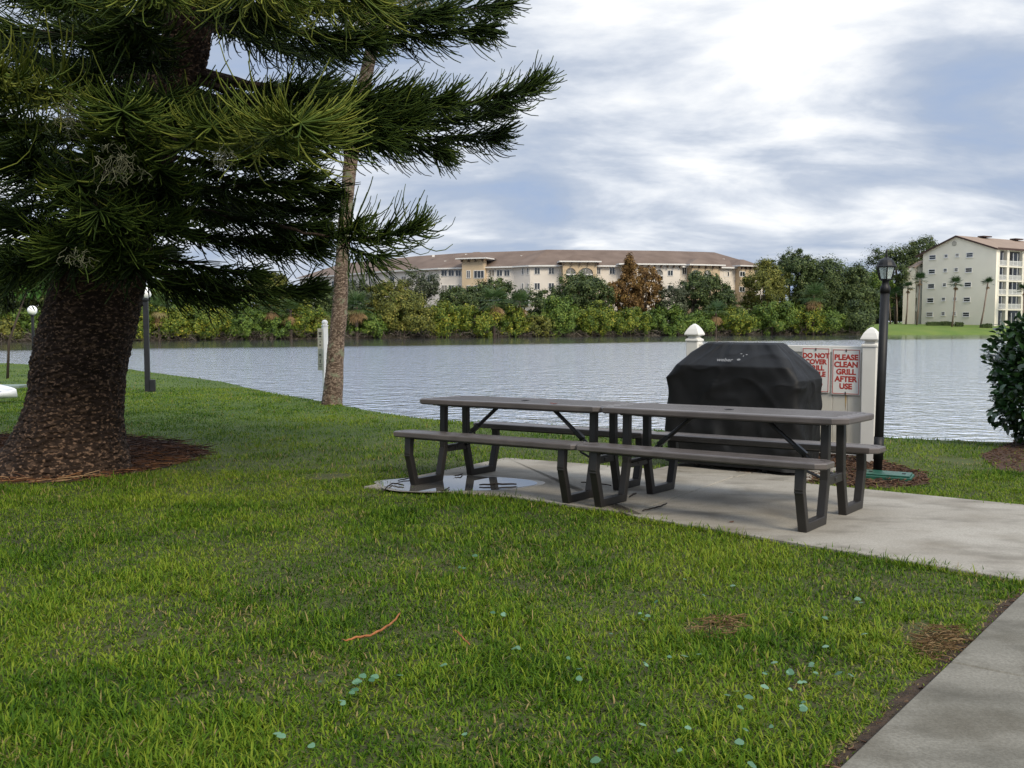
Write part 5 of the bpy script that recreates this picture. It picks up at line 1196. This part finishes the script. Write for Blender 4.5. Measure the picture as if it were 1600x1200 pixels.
# ---- five-storey block on the right
M_cream = mat('cream_stucco', (.70, .64, .52), .85, .04, .3, bump=.1, bscale=8); M_cream2 = mat('cream_pilaster', (.58, .55, .46), .8, .04, .3); M_rroof = mat('tan_roof', (.25, .185, .14), .9, .08, .6, bump=.3, bscale=6); M_fas = mat('fascia_brown', (.05, .028, .022), .7, .1, 1)
M_glassd = mat('balcony_glass', (.05, .05, .055), .15, .3, .5, spec=.6); M_rail = mat('rail_white', (.55, .55, .52), .5, .05, 1)
LC = np.array([PX(1438, 206), 206.]); RC = np.array([PX(1552, 192), 192.]); gd = RC - LC; GWd = np.linalg.norm(gd); gd /= GWd; dn = np.array([-gd[1], gd[0]]); dn = dn if dn[0] > 0 else -dn
gz1 = .35; ZE = 15.9; ZP = 19.0
blk = thing('apartment_block', (*RC, gz1), 'five storey cream block with a gable end and stacked balconies at the right', 'building')
B3 = lambda u, w_, z: np.array([*(LC + gd * u + dn * w_), z])
U3 = np.array([0, 0, 1.]); G3 = np.array([*gd, 0]); D3 = np.array([*dn, 0]); LEN = 48.; pk = GWd * .47; BALC = 1.7
mb = MB(); prof = [(0, gz1 - .5), (GWd, gz1 - .5), (GWd, ZE), (pk, ZP), (0, ZE)]
gw = MB(); v = [B3(u, 0, z) for u, z in prof] + [B3(u, .6, z) for u, z in prof]; gw.add(v, [(0, 1, 2, 3, 4), (9, 8, 7, 6, 5)] + [(i, 5 + i, 5 + (i + 1) % 5, (i + 1) % 5) for i in range(5)]); gw.build('gable_wall', M_cream, blk)
mb = MB(); mb.obox(B3((GWd - BALC) / 2, .6 + LEN / 2, (gz1 - .5 + ZE) / 2), [G3, D3, U3], [(GWd - BALC) / 2, LEN / 2, (ZE - gz1 + .5) / 2]); mb.build('wall', M_glassd, blk)
for s0, s1, nm in ((-1.6, pk, 'l'), (pk, GWd + .5, 'r')):
    sl_ = (ZP - ZE) / pk if nm == 'l' else (ZP - ZE) / (GWd - pk)
    za = ZP + .22 - sl_ * (pk - s0) if nm == 'l' else ZP + .22; zb_ = ZP + .22 if nm == 'l' else ZP + .22 - sl_ * (s1 - pk)
    q = [(s0, za), (s1, zb_)]; mb = MB(); v = [B3(u, w_, z - dz) for dz in (0, .25) for w_ in (-.45, LEN) for u, z in q]; mb.add(v, [(0, 1, 3, 2), (4, 6, 7, 5), (2, 3, 7, 6), (0, 2, 6, 4), (1, 5, 7, 3)]); r_ = mb.build('roof', M_rroof, blk)
    fb = MB(); v = [B3(u, -.48, z + .02) for u, z in q] + [B3(u, -.48, z - .34) for u, z in q] + [B3(u, -.44, z - .34) for u, z in q]; fb.add(v, [(0, 2, 3, 1), (2, 4, 5, 3)]); fb.build('fascia', M_fas, r_)
mb = MB(); mb.obox(B3(GWd + .52, LEN / 2 - .2, ZE + .02), [G3, D3, U3], [.03, LEN / 2 + .2, .22]); mb.build('gutter', M_fas, blk)
for w_ in (9, 21, 33):
    mb = MB(); mb.obox(B3(pk + .6, w_, ZP + .35), [G3, D3, U3], [.7, 1.5, .12]); mb.build('roof_unit', M_fas, blk)
def gwin(px, py, wpx, hpx, small):
    a = on_line(px, LC, gd); u = np.dot(a - LC, gd); D = a[1]; z = PZ(py, D); W_ = wpx / F * D / .80; H_ = hpx / F * D
    nn = -D3; cc = B3(u, 0, z); mb = MB(); fw = .10
    for s_ in (-1, 1):
        mb.obox(cc + G3 * s_ * (W_ / 2 - fw / 2) + nn * .03, [G3, U3, nn], [fw / 2, H_ / 2, .05]); mb.obox(cc + U3 * s_ * (H_ / 2 - fw / 2) + nn * .03, [G3, U3, nn], [W_ / 2 - fw, fw / 2, .05])
    mb.obox(cc + nn * .026, [G3, U3, nn], [W_ / 2 - fw, .035, .04])
    mb.obox(cc - U3 * (H_ / 2 + .06) + nn * .07, [G3, U3, nn], [W_ / 2 + .06, .05, .10])
    o = mb.build('window', M_trim, blk); mb = MB(); mb.obox(cc + nn * .012, [G3, U3, nn], [W_ / 2 - fw, H_ / 2 - fw, .012]); mb.build('pane', M_shade if random.random() < .2 else M_pane, o)
cv = lambda x, y: (1380 + x / 7.27, 360 + y / 7.27)
for cxs, cys, sm_ in (((530, 527, 523, 519, 515), (312, 472, 635, 795, 955), 0), ((682, 678, 674, 668, 668), (298, 457, 620, 782, 945), 1), ((808, 802, 799, 796, 793), (288, 450, 615, 780, 945), 1), ((948, 943, 938, 932, 928), (285, 455, 618, 787, 955), 0)):
    for x_, y_ in zip(cxs, cys): gwin(*cv(x_, y_), (5.2 if sm_ else 9.4), (5.4 if sm_ else 7.2), sm_)
mb = MB(); a = on_line(1486, LC, gd); c = B3(np.dot(a - LC, gd), -.03, PZ(381.5, a[1])); n_ = 24
mb.add([c + (G3 * math.cos(2 * math.pi * k / n_) + U3 * math.sin(2 * math.pi * k / n_)) * .55 for k in range(n_)] + [c - D3 * .06 + (G3 * math.cos(2 * math.pi * k / n_) + U3 * math.sin(2 * math.pi * k / n_)) * .5 for k in range(n_)], [tuple(range(n_, 2 * n_))] + [(k, (k + 1) % n_, n_ + (k + 1) % n_, n_ + k) for k in range(n_)]); mb.build('gable_vent', mat('vent_grey', (.36, .33, .27), .8), blk)
# balcony side
FZ = [gz1 + .45 + 2.92 * k for k in range(5)]
cols = [(-.0, 1.25), (3.8, 4.65), (9.35, 10.05), (14.6, 15.4), (17.9, 18.8), (23.5, 24.2), (28.8, 29.6), (32, 33)]
mb = MB()
for a, b_ in cols[1:]: mb.obox(B3(GWd - .35, (a + b_) / 2, (gz1 - .5 + ZE) / 2), [G3, D3, U3], [.35, (b_ - a) / 2, (ZE - gz1 + .5) / 2])
mb.obox(B3(GWd - .30, .93, (gz1 - .5 + ZE - .3) / 2), [G3, D3, U3], [.297, .33, (ZE - gz1 + .2) / 2])
mb.build('column', M_cream2, blk)
for z in FZ[1:] + [ZE - .05]:
    mb = MB(); mb.obox(B3(GWd - BALC / 2 - .02, .6 + 16.2, z), [G3, D3, U3], [BALC / 2 + .06, 16.2, .14]); mb.build('balcony_slab', M_cream2, blk)
for k in range(5):
    for (a0, a1), (b0, b1) in zip(cols[:-1], cols[1:]):
        lo_, hi_ = a1, b0; z0 = FZ[k] + (.14 if k else -.4)
        if k:
            rm = MB(); rm.obox(B3(GWd - .12, (lo_ + hi_) / 2, z0 + 1.0), [G3, D3, U3], [.04, (hi_ - lo_) / 2, .05]); rm.obox(B3(GWd - .12, (lo_ + hi_) / 2, z0 + .12), [G3, D3, U3], [.03, (hi_ - lo_) / 2, .04])
            for q in np.arange(lo_ + .12, hi_, .17): rm.obox(B3(GWd - .12, q, z0 + .55), [G3, D3, U3], [.02, .035, .42])
            rm.build('railing', M_rail, blk)
        sm2 = MB()
        for q in np.linspace(lo_, hi_, 3 if hi_ - lo_ < 3 else 4)[1:-1]: sm2.obox(B3(GWd - .16, q, z0 + 1.38), [G3, D3, U3], [.05, .05, 1.25])
        sm2.build('screen_post', M_rail, blk)
# stair tower at the left end
ta = on_line(1409, LC - gd * 0, gd); tw = MB()
T0 = np.array([PX(1408.5, 209), 209.]); T1 = np.array([PX(1427.5, 207.5), 207.5]); tdv = (T1 - T0); TW = np.linalg.norm(tdv); tdv /= TW; tnn = np.array([-tdv[1], tdv[0]])
T3 = lambda u, w_, z: np.array([*(T0 + tdv * u + tnn * w_), z]); X3 = np.array([*tdv, 0]); Y3 = np.array([*tnn, 0]); zt_ = PZ(417.5, 208)
tw.add([T3(0, 0, 0), T3(TW, 0, 0), T3(TW, 4, 0), T3(0, 4, 0), T3(0, 0, zt_ - .9), T3(TW, 0, zt_ + .3), T3(TW, 4, zt_ + .3), T3(0, 4, zt_ - .9)], [(0, 1, 5, 4), (1, 2, 6, 5), (2, 3, 7, 6), (3, 0, 4, 7), (4, 5, 6, 7)]); tw.build('stair_tower', M_cream, blk)
gap = PX(1438, 207.5) - T1[0]
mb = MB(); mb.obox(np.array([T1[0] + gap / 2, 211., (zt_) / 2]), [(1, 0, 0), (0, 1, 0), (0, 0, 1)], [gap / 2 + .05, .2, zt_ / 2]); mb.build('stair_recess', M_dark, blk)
for k in range(5):
    z0 = FZ[k]; mb = MB(); mb.box((T1[0] + gap / 2, 209.3, z0 - .05), (gap - .04, 3.0, .28)); mb.box((T1[0] + gap / 2, 208., z0 + .55), (gap - .05, .12, .95)); mb.build('stair_landing', M_cream2, blk)
mb = MB(); mb.box((T1[0] + gap * .66, 207.7, zt_ / 2), (gap * .62, .3, zt_ - .3)); mb.build('stair_wall', M_cream2, blk)
mb = MB(); mb.obox(np.array([T1[0] + gap / 2, 209., zt_ + .55]), [(.87, 0, .5), (0, 1, 0), (-.5, 0, .87)], [gap / 2 + .8, 2.2, .12]); mb.build('stair_roof', M_rroof, blk)

# ---- trees and bushes of the far bank
TK = {
 'yg': leafmat('leaves_yellow_green', [(0, (.030, .060, .010)), (.40, (.085, .130, .016)), (.70, (.21, .225, .024)), (.9, (.34, .31, .035)), (1, (.44, .33, .06))], .55, .25),
 'gr': leafmat('leaves_mid_green', [(0, (.018, .042, .010)), (.5, (.085, .140, .020)), (.85, (.18, .235, .034)), (1, (.20, .20, .05))], .55, .22),
 'ol': leafmat('leaves_olive', [(0, (.028, .042, .012)), (.5, (.130, .140, .026)), (.85, (.24, .225, .042)), (1, (.26, .20, .06))], .6, .22),
 'dk': leafmat('leaves_dark_green', [(0, (.010, .021, .009)), (.5, (.056, .085, .024)), (.85, (.125, .155, .040)), (1, (.13, .13, .05))], .55, .18),
 'ru': leafmat('leaves_rust', [(0, (.055, .028, .010)), (.5, (.17, .098, .030)), (.85, (.27, .165, .05)), (1, (.32, .24, .07))], .65, .2),
 'gy': leafmat('leaves_grey_green', [(0, (.025, .036, .018)), (.5, (.070, .085, .045)), (.85, (.13, .14, .085)), (1, (.2, .2, .14))], .6, .2)}
M_ttr = mat('far_bark', (.06, .045, .034), .9, .3, 1.5)
def far_tree(name, px, w, ytop, ybot, kind, label, D=None, back=0., dens=1.0, cat='tree', group=None, low=.0, gap=.0, cone=False, cl=1.0, skew=0.):
    D = (D or sD(px) + back); x = PX(px, D); zg = gfar(x, D); zt = PZ(ytop, D); zb = max(PZ(ybot, D), zg - .1) ; rx = w / 2 / F * D; rz = (zt - zb) / 2; cz = (zt + zb) / 2
    t = thing(name, (x, D, zg), label, cat, group); c = np.array([x, D, cz])
    area = w * (ybot - ytop); Kc = max(14, int(area / 42 * cl)); Lc_ = max(14, int(area * 4.2 * dens / Kc))
    d = rng.normal(size=(Kc, 3)); d /= np.linalg.norm(d, axis=1, keepdims=True); r = rng.uniform(.25, 1., Kc) ** .45
    lumpy = .70 + .55 * vn(d[:, 0] * 2.2 + px, d[:, 2] * 2.2 + d[:, 1], 91)
    o = d * (r * lumpy)[:, None]; 
    if low: o[:, 2] = np.where(o[:, 2] < -.2, o[:, 2] * 1.0, o[:, 2])
    if cone: 
        k = np.clip(1.0 - (o[:, 2] + .9) / 1.9, .10, 1); k = k ** .75; o[:, 0] *= k * 1.1; o[:, 1] *= k * 1.1
    else:
        # squared-off lower half so bushes stand on the ground
        k = np.where(o[:, 2] < 0, 1 + .25 * np.minimum(-o[:, 2], .7), 1); o[:, 0] *= k
    cc = c + o * np.array([rx * .92, max(rx, rz) * .75, rz * .92]); cc[:, 0] += skew * (cc[:, 2] - cz)
    sc = .86 * (min(rx, rz) * 1.15 / max(1.6, Kc ** .38)) * rng.uniform(.45, 1.75, Kc)
    if gap: kk = rng.random(Kc) > gap; cc, sc, o = cc[kk], sc[kk], o[kk]; Kc = len(cc)
    q = rng.normal(size=(Kc, Lc_, 3)); q /= np.linalg.norm(q, axis=2, keepdims=True); q *= rng.uniform(.1, 1.45, (Kc, Lc_, 1)) * rng.uniform(.5, 1.5, (Kc, 1, 3))
    P = (cc[:, None, :] + q * sc[:, None, None]).reshape(-1, 3)
    nb = (q * .8 + o[:, None, :] * .6 + np.array([0, 0, .35])).reshape(-1, 3)
    tint = np.clip(.45 + rng.normal(0, .10, (Kc, 1)) + rng.normal(0, .19, (Kc, Lc_)), 0, 1).ravel()
    keep = P[:, 2] > zg - .15; P, nb, tint = P[keep], nb[keep], tint[keep]
    s_ = rng.uniform(.08, .165, len(P)) * (D / 150) ** .5 * (1.0 if dens >= 1 else 1.05)
    V, Q = cards(P, s_ * 1.25, s_ * .75, nb, .55)
    npmesh('crown', V, Q, TK[kind], t, tint)
    mb = MB(); tops = [c + np.array([0, 0, rz * .3])] + list(cc[rng.permutation(Kc)[:5]])
    b0 = np.array([x, D, zg - .3]); kn = np.array([x + skew * (zb - cz) * .5, D, max(zg + .15 * (zt - zg), min(zb, cz))]); rr_ = .035 * (zt - zg) * .55
    mb.tube([b0, (b0 + kn) / 2, kn, tops[0]], [rr_, rr_ * .85, rr_ * .75, rr_ * .25], 7)
    for e in tops[1:]: mb.tube([kn, (kn + e) / 2 + np.array([0, 0, .3]), e], [rr_ * .5, rr_ * .35, rr_ * .15], 5)
    mb.build('trunk', M_ttr, t, smoothf=True)
def bush(px, w, yt, kind, label, back=.3, yb=None, **k):
    D = sD(px) + back; far_tree('shore_shrub', px, w, yt, yb or (YH + (CAMH + .95) / D * F), kind, label, back=back, cat='shrub', group='shrubs along the far shore', **k)
# front row along the water, left to right
bush(215, 60, 470, 'yg', 'yellow green waterside shrub directly behind the dark lamp pole')
bush(262, 66, 478, 'yg', 'rounded yellow shrub at the water, first to the right of the lamp pole')
bush(318, 70, 470, 'yg', 'yellow green shrub at the water below the lowest dark pine bough')
bush(378, 72, 484, 'gr', 'green shrub at the water, left of the hanging tan palm skirts')
bush(432, 60, 490, 'gr', 'low green shrub at the water below the tan palm skirts')
bush(476, 62, 470, 'yg', 'yellow shrub at the water just left of the white sign post')
bush(505, 44, 492, 'ol', 'small olive shrub at the water behind the white sign post')
bush(575, 64, 492, 'gr', 'low bright green shrub at the water, right of the leaning palm trunk')
bush(632, 84, 452, 'ol', 'tall olive shrub at the water, second from the leaning palm trunk')
bush(690, 70, 470, 'yg', 'yellow green shrub below the left part of the long building')
bush(742, 70, 474, 'yg', 'yellow leaved shrub below the building tower at the waterline')
bush(800, 62, 478, 'yg', 'orange tinged yellow shrub at the water beside a dead palm skirt')
bush(838, 52, 490, 'ol', 'low olive shrub with bare twigs at the waterline')
bush(872, 66, 462, 'gr', 'rounded bright green shrub in front of the darkest oak')
bush(928, 78, 470, 'yg', 'yellow green mound at the water left of the rust coloured cypress')
bush(985, 66, 482, 'yg', 'yellow shrub at the water straight below the rust coloured cypress')
bush(1042, 64, 478, 'gr', 'pale green shrub at the water, right of the rust coloured cypress')
bush(1090, 62, 486, 'gr', 'green shrub at the water behind the left fence post cap')
bush(1146, 66, 478, 'yg', 'yellow green shrub at the water, first to the right of the left fence post')
bush(1206, 76, 468, 'gr', 'broad bright green shrub at the water above the grill cover')
bush(1258, 62, 476, 'yg', 'yellow shrub at the water under the large tree left of the lantern')
bush(1292, 52, 482, 'gr', 'low round green shrub at the water near the right fence post')
bush(1338, 66, 466, 'dk', 'dark drooping shrub at the water where the far lawn begins', yb=519)
FT = dict(group='trees on the far bank')
far_tree('far_tree', 425, 84, 420, 505, 'ol', 'yellow olive tree seen below the pine boughs, left of the leaning palm', back=9, **FT)
far_tree('far_tree', 355, 110, 440, 512, 'gr', 'broad green tree behind the waterside shrubs left of the palm', back=8, **FT)
far_tree('far_tree', 265, 110, 430, 512, 'gr', 'green tree behind the dark lamp pole on the far bank', back=8, **FT)
far_tree('far_tree', 488, 80, 440, 512, 'dk', 'dark green tree behind the white sign post', back=8, **FT)
far_tree('far_tree', 560, 90, 436, 512, 'gy', 'greyish tree behind the leaning palm trunk in front of the building wing', back=10, **FT)
far_tree('far_tree', 612, 96, 434, 505, 'ol', 'large olive tree hiding the left wing of the long building', back=7, **FT)
far_tree('far_tree', 662, 62, 418, 480, 'gy', 'open twiggy tree with gaps, left of the building tower', back=13, gap=.45, dens=.7, **FT)
far_tree('far_tree', 715, 74, 446, 508, 'dk', 'dark oak below the left window group of the long building', back=9, **FT)
far_tree('far_tree', 772, 92, 435, 500, 'dk', 'dark airy oak directly below the building tower', back=12, gap=.3, dens=.9, **FT)
far_tree('far_tree', 838, 66, 445, 500, 'dk', 'thin dark tree with white gaps, right of the building tower', back=12, gap=.5, dens=.7, **FT)
far_tree('far_tree', 905, 104, 424, 505, 'dk', 'rounded dark oak covering the arched balconies', back=10, **FT)
far_tree('far_tree', 955, 40, 432, 500, 'ru', 'small sparse rusty tree just left of the tall cypress', back=11, gap=.4, dens=.7, **FT)
far_tree('cypress_tree', 981, 58, 388, 505, 'ru', 'tallest rust brown cypress with a pointed top before the long building', back=10, cone=True, cl=1.3, dens=.8, gap=.3)
far_tree('cypress_tree', 1009, 54, 402, 505, 'ru', 'rounder rust brown cypress, shorter and right of its pointed neighbour', back=11, cl=1.2, gap=.25, dens=.85)
far_tree('far_tree', 1050, 54, 446, 505, 'gy', 'grey green tree with bare white branches right of the cypresses', back=9, gap=.3, **FT)
far_tree('far_tree', 1086, 50, 424, 500, 'dk', 'narrow dark tree before the right arched balcony bay, left of a pair', back=11, cone=False, **FT)
far_tree('far_tree', 1108, 46, 420, 500, 'dk', 'narrow dark tree before the right arched balcony bay, right of a pair', back=13, **FT)
far_tree('far_tree', 1131, 42, 434, 505, 'dk', 'short dark tree with white wall showing to its right', back=11, **FT)
far_tree('far_tree', 1195, 70, 402, 505, 'ol', 'brownish olive tree at the right end of the long building', back=8, **FT)
far_tree('far_tree', 1232, 92, 384, 505, 'dk', 'highest dark tree of the far bank with feathery top', back=11, cl=1.4, **FT)
far_tree('far_tree', 1282, 96, 398, 512, 'dk', 'broad dark green tree left of the lantern', back=9, **FT)
far_tree('far_tree', 1330, 74, 408, 515, 'dk', 'dark tree just left of the lamp post, its foliage reaching down to the water', back=9, **FT)
far_tree('far_tree', 1366, 54, 416, 500, 'gr', 'green tree directly behind the lantern', D=205, **FT)
far_tree('far_tree', 1398, 96, 378, 480, 'dk', 'tall open oak between the lantern and the cream block', D=214, gap=.25, cl=1.3, **FT)
far_tree('far_tree', 1436, 84, 368, 440, 'dk', 'spreading oak crown rising behind the cream gable', D=222, gap=.3, cl=1.3, **FT)
far_tree('far_tree', 1372, 60, 452, 509, 'dk', 'low dark tree filling the gap behind the lamp pole', D=226, **FT)
far_tree('far_tree', 1420, 70, 458, 509, 'dk', 'low dark tree behind the stair tower of the cream block', D=230, **FT)
# left end of the lake, seen under the pine
far_tree('far_tree', 20, 120, 372, 512, 'dk', 'dark tree at the far left edge under the pine boughs', back=6, **FT)
far_tree('far_tree', -40, 120, 380, 520, 'dk', 'dark tree partly outside the left edge', back=3, **FT)
far_tree('far_tree', 78, 90, 395, 512, 'dk', 'dark tree behind the left globe lamp', back=7, **FT)
far_tree('far_tree', 140, 110, 400, 512, 'dk', 'dark tree hidden mostly by the pine trunk', back=8, **FT)
far_tree('far_tree', 195, 90, 420, 512, 'gr', 'green tree at the right side of the pine trunk', back=7, **FT)
bush(72, 44, 492, 'gr', 'small green shrub at the water behind the left globe lamp')
bush(12, 44, 498, 'ol', 'low olive shrub at the water by the left edge')
bush(-30, 60, 490, 'gr', 'shrub at the water cut by the left edge')
bush(150, 80, 480, 'gr', 'green shrub at the water hidden by the pine trunk')
M_sap = TK['gr']
# bright sapling leaves left of the trunk
sp_ = gnd(62, 600); D = 33.; sx = PX(55, D)
sap = thing('young_tree', (sx, D, float(gz(D))), 'young tree with fresh bright green leaves hanging left of the pine trunk', 'tree')
c = at(50, 432, D); n = 420; P = c + rng.normal(size=(n, 3)) * np.array([.42, .35, .36]) ; V, Q, per = leaf_blades(P, rng.normal(size=(n, 3)) + np.array([0, 0, -1.2]), rng.uniform(.12, .26, n), rng.uniform(.03, .06, n))
npmesh('crown', V, Q, leafmat('sapling_leaf', [(0, (.03, .08, .015)), (1, (.10, .22, .04))], .4, .35, .3), sap, np.repeat(rng.random(n), per))
mb = MB(); b0 = np.array([sx - 1.0, D, float(gz(D)) - .1]); mb.tube([b0, b0 + np.array([.1, 0, 1.4]), c], [.05, .04, .015], 7)
for k in range(14): mb.tube([c + np.array([0, 0, -.3]), P[k * 7]], [.012, .005], 5)
mb.build('trunk', M_ttr, sap, smoothf=True)

# palms with dead skirts in the thicket
def skirt_palm(px, py, D, label, L_=1.7, trunk=True):
    x = PX(px, D); zg = gfar(x, D); c = np.array([x, D, PZ(py, D)]); t = thing('cabbage_palm', (x, D, zg), label, 'palm tree', 'palms with dead skirts on the far bank')
    crown('crown', c, 30, L_ * .55, L_ * .85, 14, M_frond, t, -.5, 1.3, (.45, .85), .8, 1.7, .035, hang=.05)
    crown('dead_skirt', c - np.array([0, 0, .35]), 16, L_ * .35, L_ * .8, 10, M_skirt, t, -1.45, -.75, (.2, 1), .5, 1.0, .04)
    mb = MB(); mb.tube([(x, D, zg - .3), (x, D, c[2])], [.22, .18], 8); mb.build('trunk', M_ttr, t, smoothf=True)
M_skirt = leafmat('dead_fronds', [(0, (.13, .085, .04)), (1, (.36, .24, .12))], .8, .15, .1)
skirt_palm(558, 478, sD(558) - .3, 'palm with an orange dead skirt right beside the leaning palm trunk', 2.0)
skirt_palm(425, 478, sD(425) - .3, 'palm with a tan skirt under the pine, left of a twin')
skirt_palm(455, 484, sD(455) - .3, 'palm with a tan skirt under the pine, right of a twin')
skirt_palm(250, 482, sD(250) - .3, 'palm with a pale skirt close to the dark lamp pole')
skirt_palm(772, 470, sD(772) - .5, 'palm with a drooping tan skirt below the building tower', 2.3)
skirt_palm(812, 472, sD(812) + .3, 'palm without much skirt right of the palm below the tower', 1.8)
skirt_palm(1118, 486, sD(1118) - .5, 'palm with a yellow skirt behind the left fence post', 1.9)
skirt_palm(1270, 462, sD(1270) - .6, 'palm with a broad golden skirt left of the lamp post', 2.4)
# tall palms before the cream block
def tall_palm(px, pyb, pxt, pyt, D, label, L_=1.5):
    x = PX(px, D); zg = gfar(x, D); c = np.array([PX(pxt, D), D, PZ(pyt, D)]); t = thing('tall_palm', (x, D, zg), label, 'palm tree', 'tall palms in front of the cream block')
    crown('crown', c, 30, L_ * .5, L_ * .75, 12, M_frond, t, -.45, 1.35, (.2, .62), .7, 1.6, .045, hang=.05)
    crown('dead_skirt', c - np.array([0, 0, .5]), 7, L_ * .2, L_ * .45, 8, M_skirt, t, -1.5, -1.0, (.0, .6), .3, .8, .05)
    mb = MB(); b0 = np.array([x, D, zg - .3]); mb.tube([b0, b0 * .6 + c * .4 + np.array([.10, 0, 0]), c], [.20, .15, .14], 8); mb.build('trunk', M_ptr, t, smoothf=True)
M_ptr = mat('palm_trunk_far', (.16, .12, .09), .9, .25, 1)
tall_palm(1414, 507, 1416, 449, 198, 'leftmost tall palm, in front of the stair tower', 1.35)
tall_palm(1431, 509, 1434, 437, 194, 'tallest palm, at the left corner of the gable wall', 1.55)
tall_palm(1486, 510, 1490, 443, 190, 'palm in the middle of the cream gable wall', 1.5)
tall_palm(1530, 503, 1540, 442, 189, 'thin leaning palm at the right side of the cream gable', 1.2)
tall_palm(1596, 503, 1597, 452, 188, 'palm before the balconies at the right edge', 1.4)
tall_palm(1390, 508, 1386, 462, 200, 'palm trunk beside the lamp post, left of a pair', 1.3)
tall_palm(1400, 508, 1398, 458, 203, 'palm trunk beside the lamp post, right of a pair', 1.3)
def hedge_far(x0, x1, y0, y1, D, label):
    a, b_ = PX(x0, D), PX(x1, D); zg = gfar((a + b_) / 2, D); zt = zg + (y1 - y0) / F * D; t = thing('clipped_hedge', ((a + b_) / 2, D, zg), label, 'hedge', 'clipped hedges by the cream block')
    n = int((b_ - a) * 260); P = np.stack([rng.uniform(a, b_, n), D + rng.uniform(-.5, .5, n), rng.uniform(zg, zt, n)], 1); P[:, 2] -= .2 * vn(P[:, 0] * 1.2, P[:, 1], 95)
    V, Q = cards(P, .12, .09, np.array([0, -.5, .6]), .8); npmesh('foliage', V, Q, TK['dk'], t, rng.uniform(.2, .7, n))
    mb = MB(); mb.box(((a + b_) / 2, D, (zg + zt) / 2 - .15), (b_ - a - .3, .7, zt - zg - .25)); mb.build('core', TK['dk'], t, tint=True)
hedge_far(1446, 1488, 499, 506, 193, 'clipped dark hedge left of the middle palm, under the gable windows'); hedge_far(1491, 1503, 499, 506, 191, 'short clipped hedge right of the middle palm'); hedge_far(1532, 1548, 499, 506, 188, 'round clipped hedge at the foot of the leaning thin palm')
# grey sticks and roots tangled at the far waterline
n = 2600; kx_ = rng.uniform(-40, 1345, n); D_ = np.array([sD(k) for k in np.linspace(-40, 1345, 60)]); D_ = np.interp(kx_, np.linspace(-40, 1345, 60), D_) - rng.uniform(-.6, 1.0, n); P = np.stack([(kx_ - 800) / F * D_, D_, rng.uniform(-1.1, -.1, n)], 1)
d = rng.normal(size=(n, 3)) * np.array([1, .5, .7]); d /= np.linalg.norm(d, axis=1, keepdims=True); l_ = rng.uniform(.4, 1.6, n)[:, None]
C = np.stack([P, P + d * l_ * .5 + rng.normal(size=(n, 3)) * .12, P + d * l_ - np.array([0, 0, .2])], 1); V, Q, per = cords(C, rng.uniform(.012, .035, n), .5, 3)
tag(npmesh('shore_roots', V, Q, leafmat('dry_roots', [(0, (.03, .024, .018)), (1, (.20, .17, .14))], .9, 0, .1), None, np.repeat(rng.random(n), per)), 'grey roots and sticks tangled along the far waterline', 'roots', kind='stuff')
# low undergrowth filling the bank between the shrubs and trees
n = 60000; kx_ = rng.uniform(-60, 1350, n); gx = np.linspace(-60, 1350, 80); D_ = np.interp(kx_, gx, [sD(k) for k in gx]) + rng.uniform(.3, 14, n); X_ = (kx_ - 800) / F * D_
zg = np.interp(D_ - farshore(X_), [-1.2, .4, 2, 16, 22], [-1.5, -.95, -.55, .55, .72]); hmax = 1.6 + 2.6 * fbm(kx_ * .035, D_ * .08, 97); P = np.stack([X_, D_, zg + hmax * rng.random(n) ** .8], 1); s_ = rng.uniform(.10, .22, n)
V, Q = cards(P, s_ * 1.2, s_ * .8, np.array([0, -.4, .7]), .7)
tag(npmesh('undergrowth', V, Q, TK['gr'], None, np.clip(.35 + .5 * (fbm(kx_ * .05, D_ * .1, 99) - .5) + rng.normal(0, .15, n), 0, 1)), 'dense undergrowth on the far bank between the trees', 'undergrowth', kind='stuff')
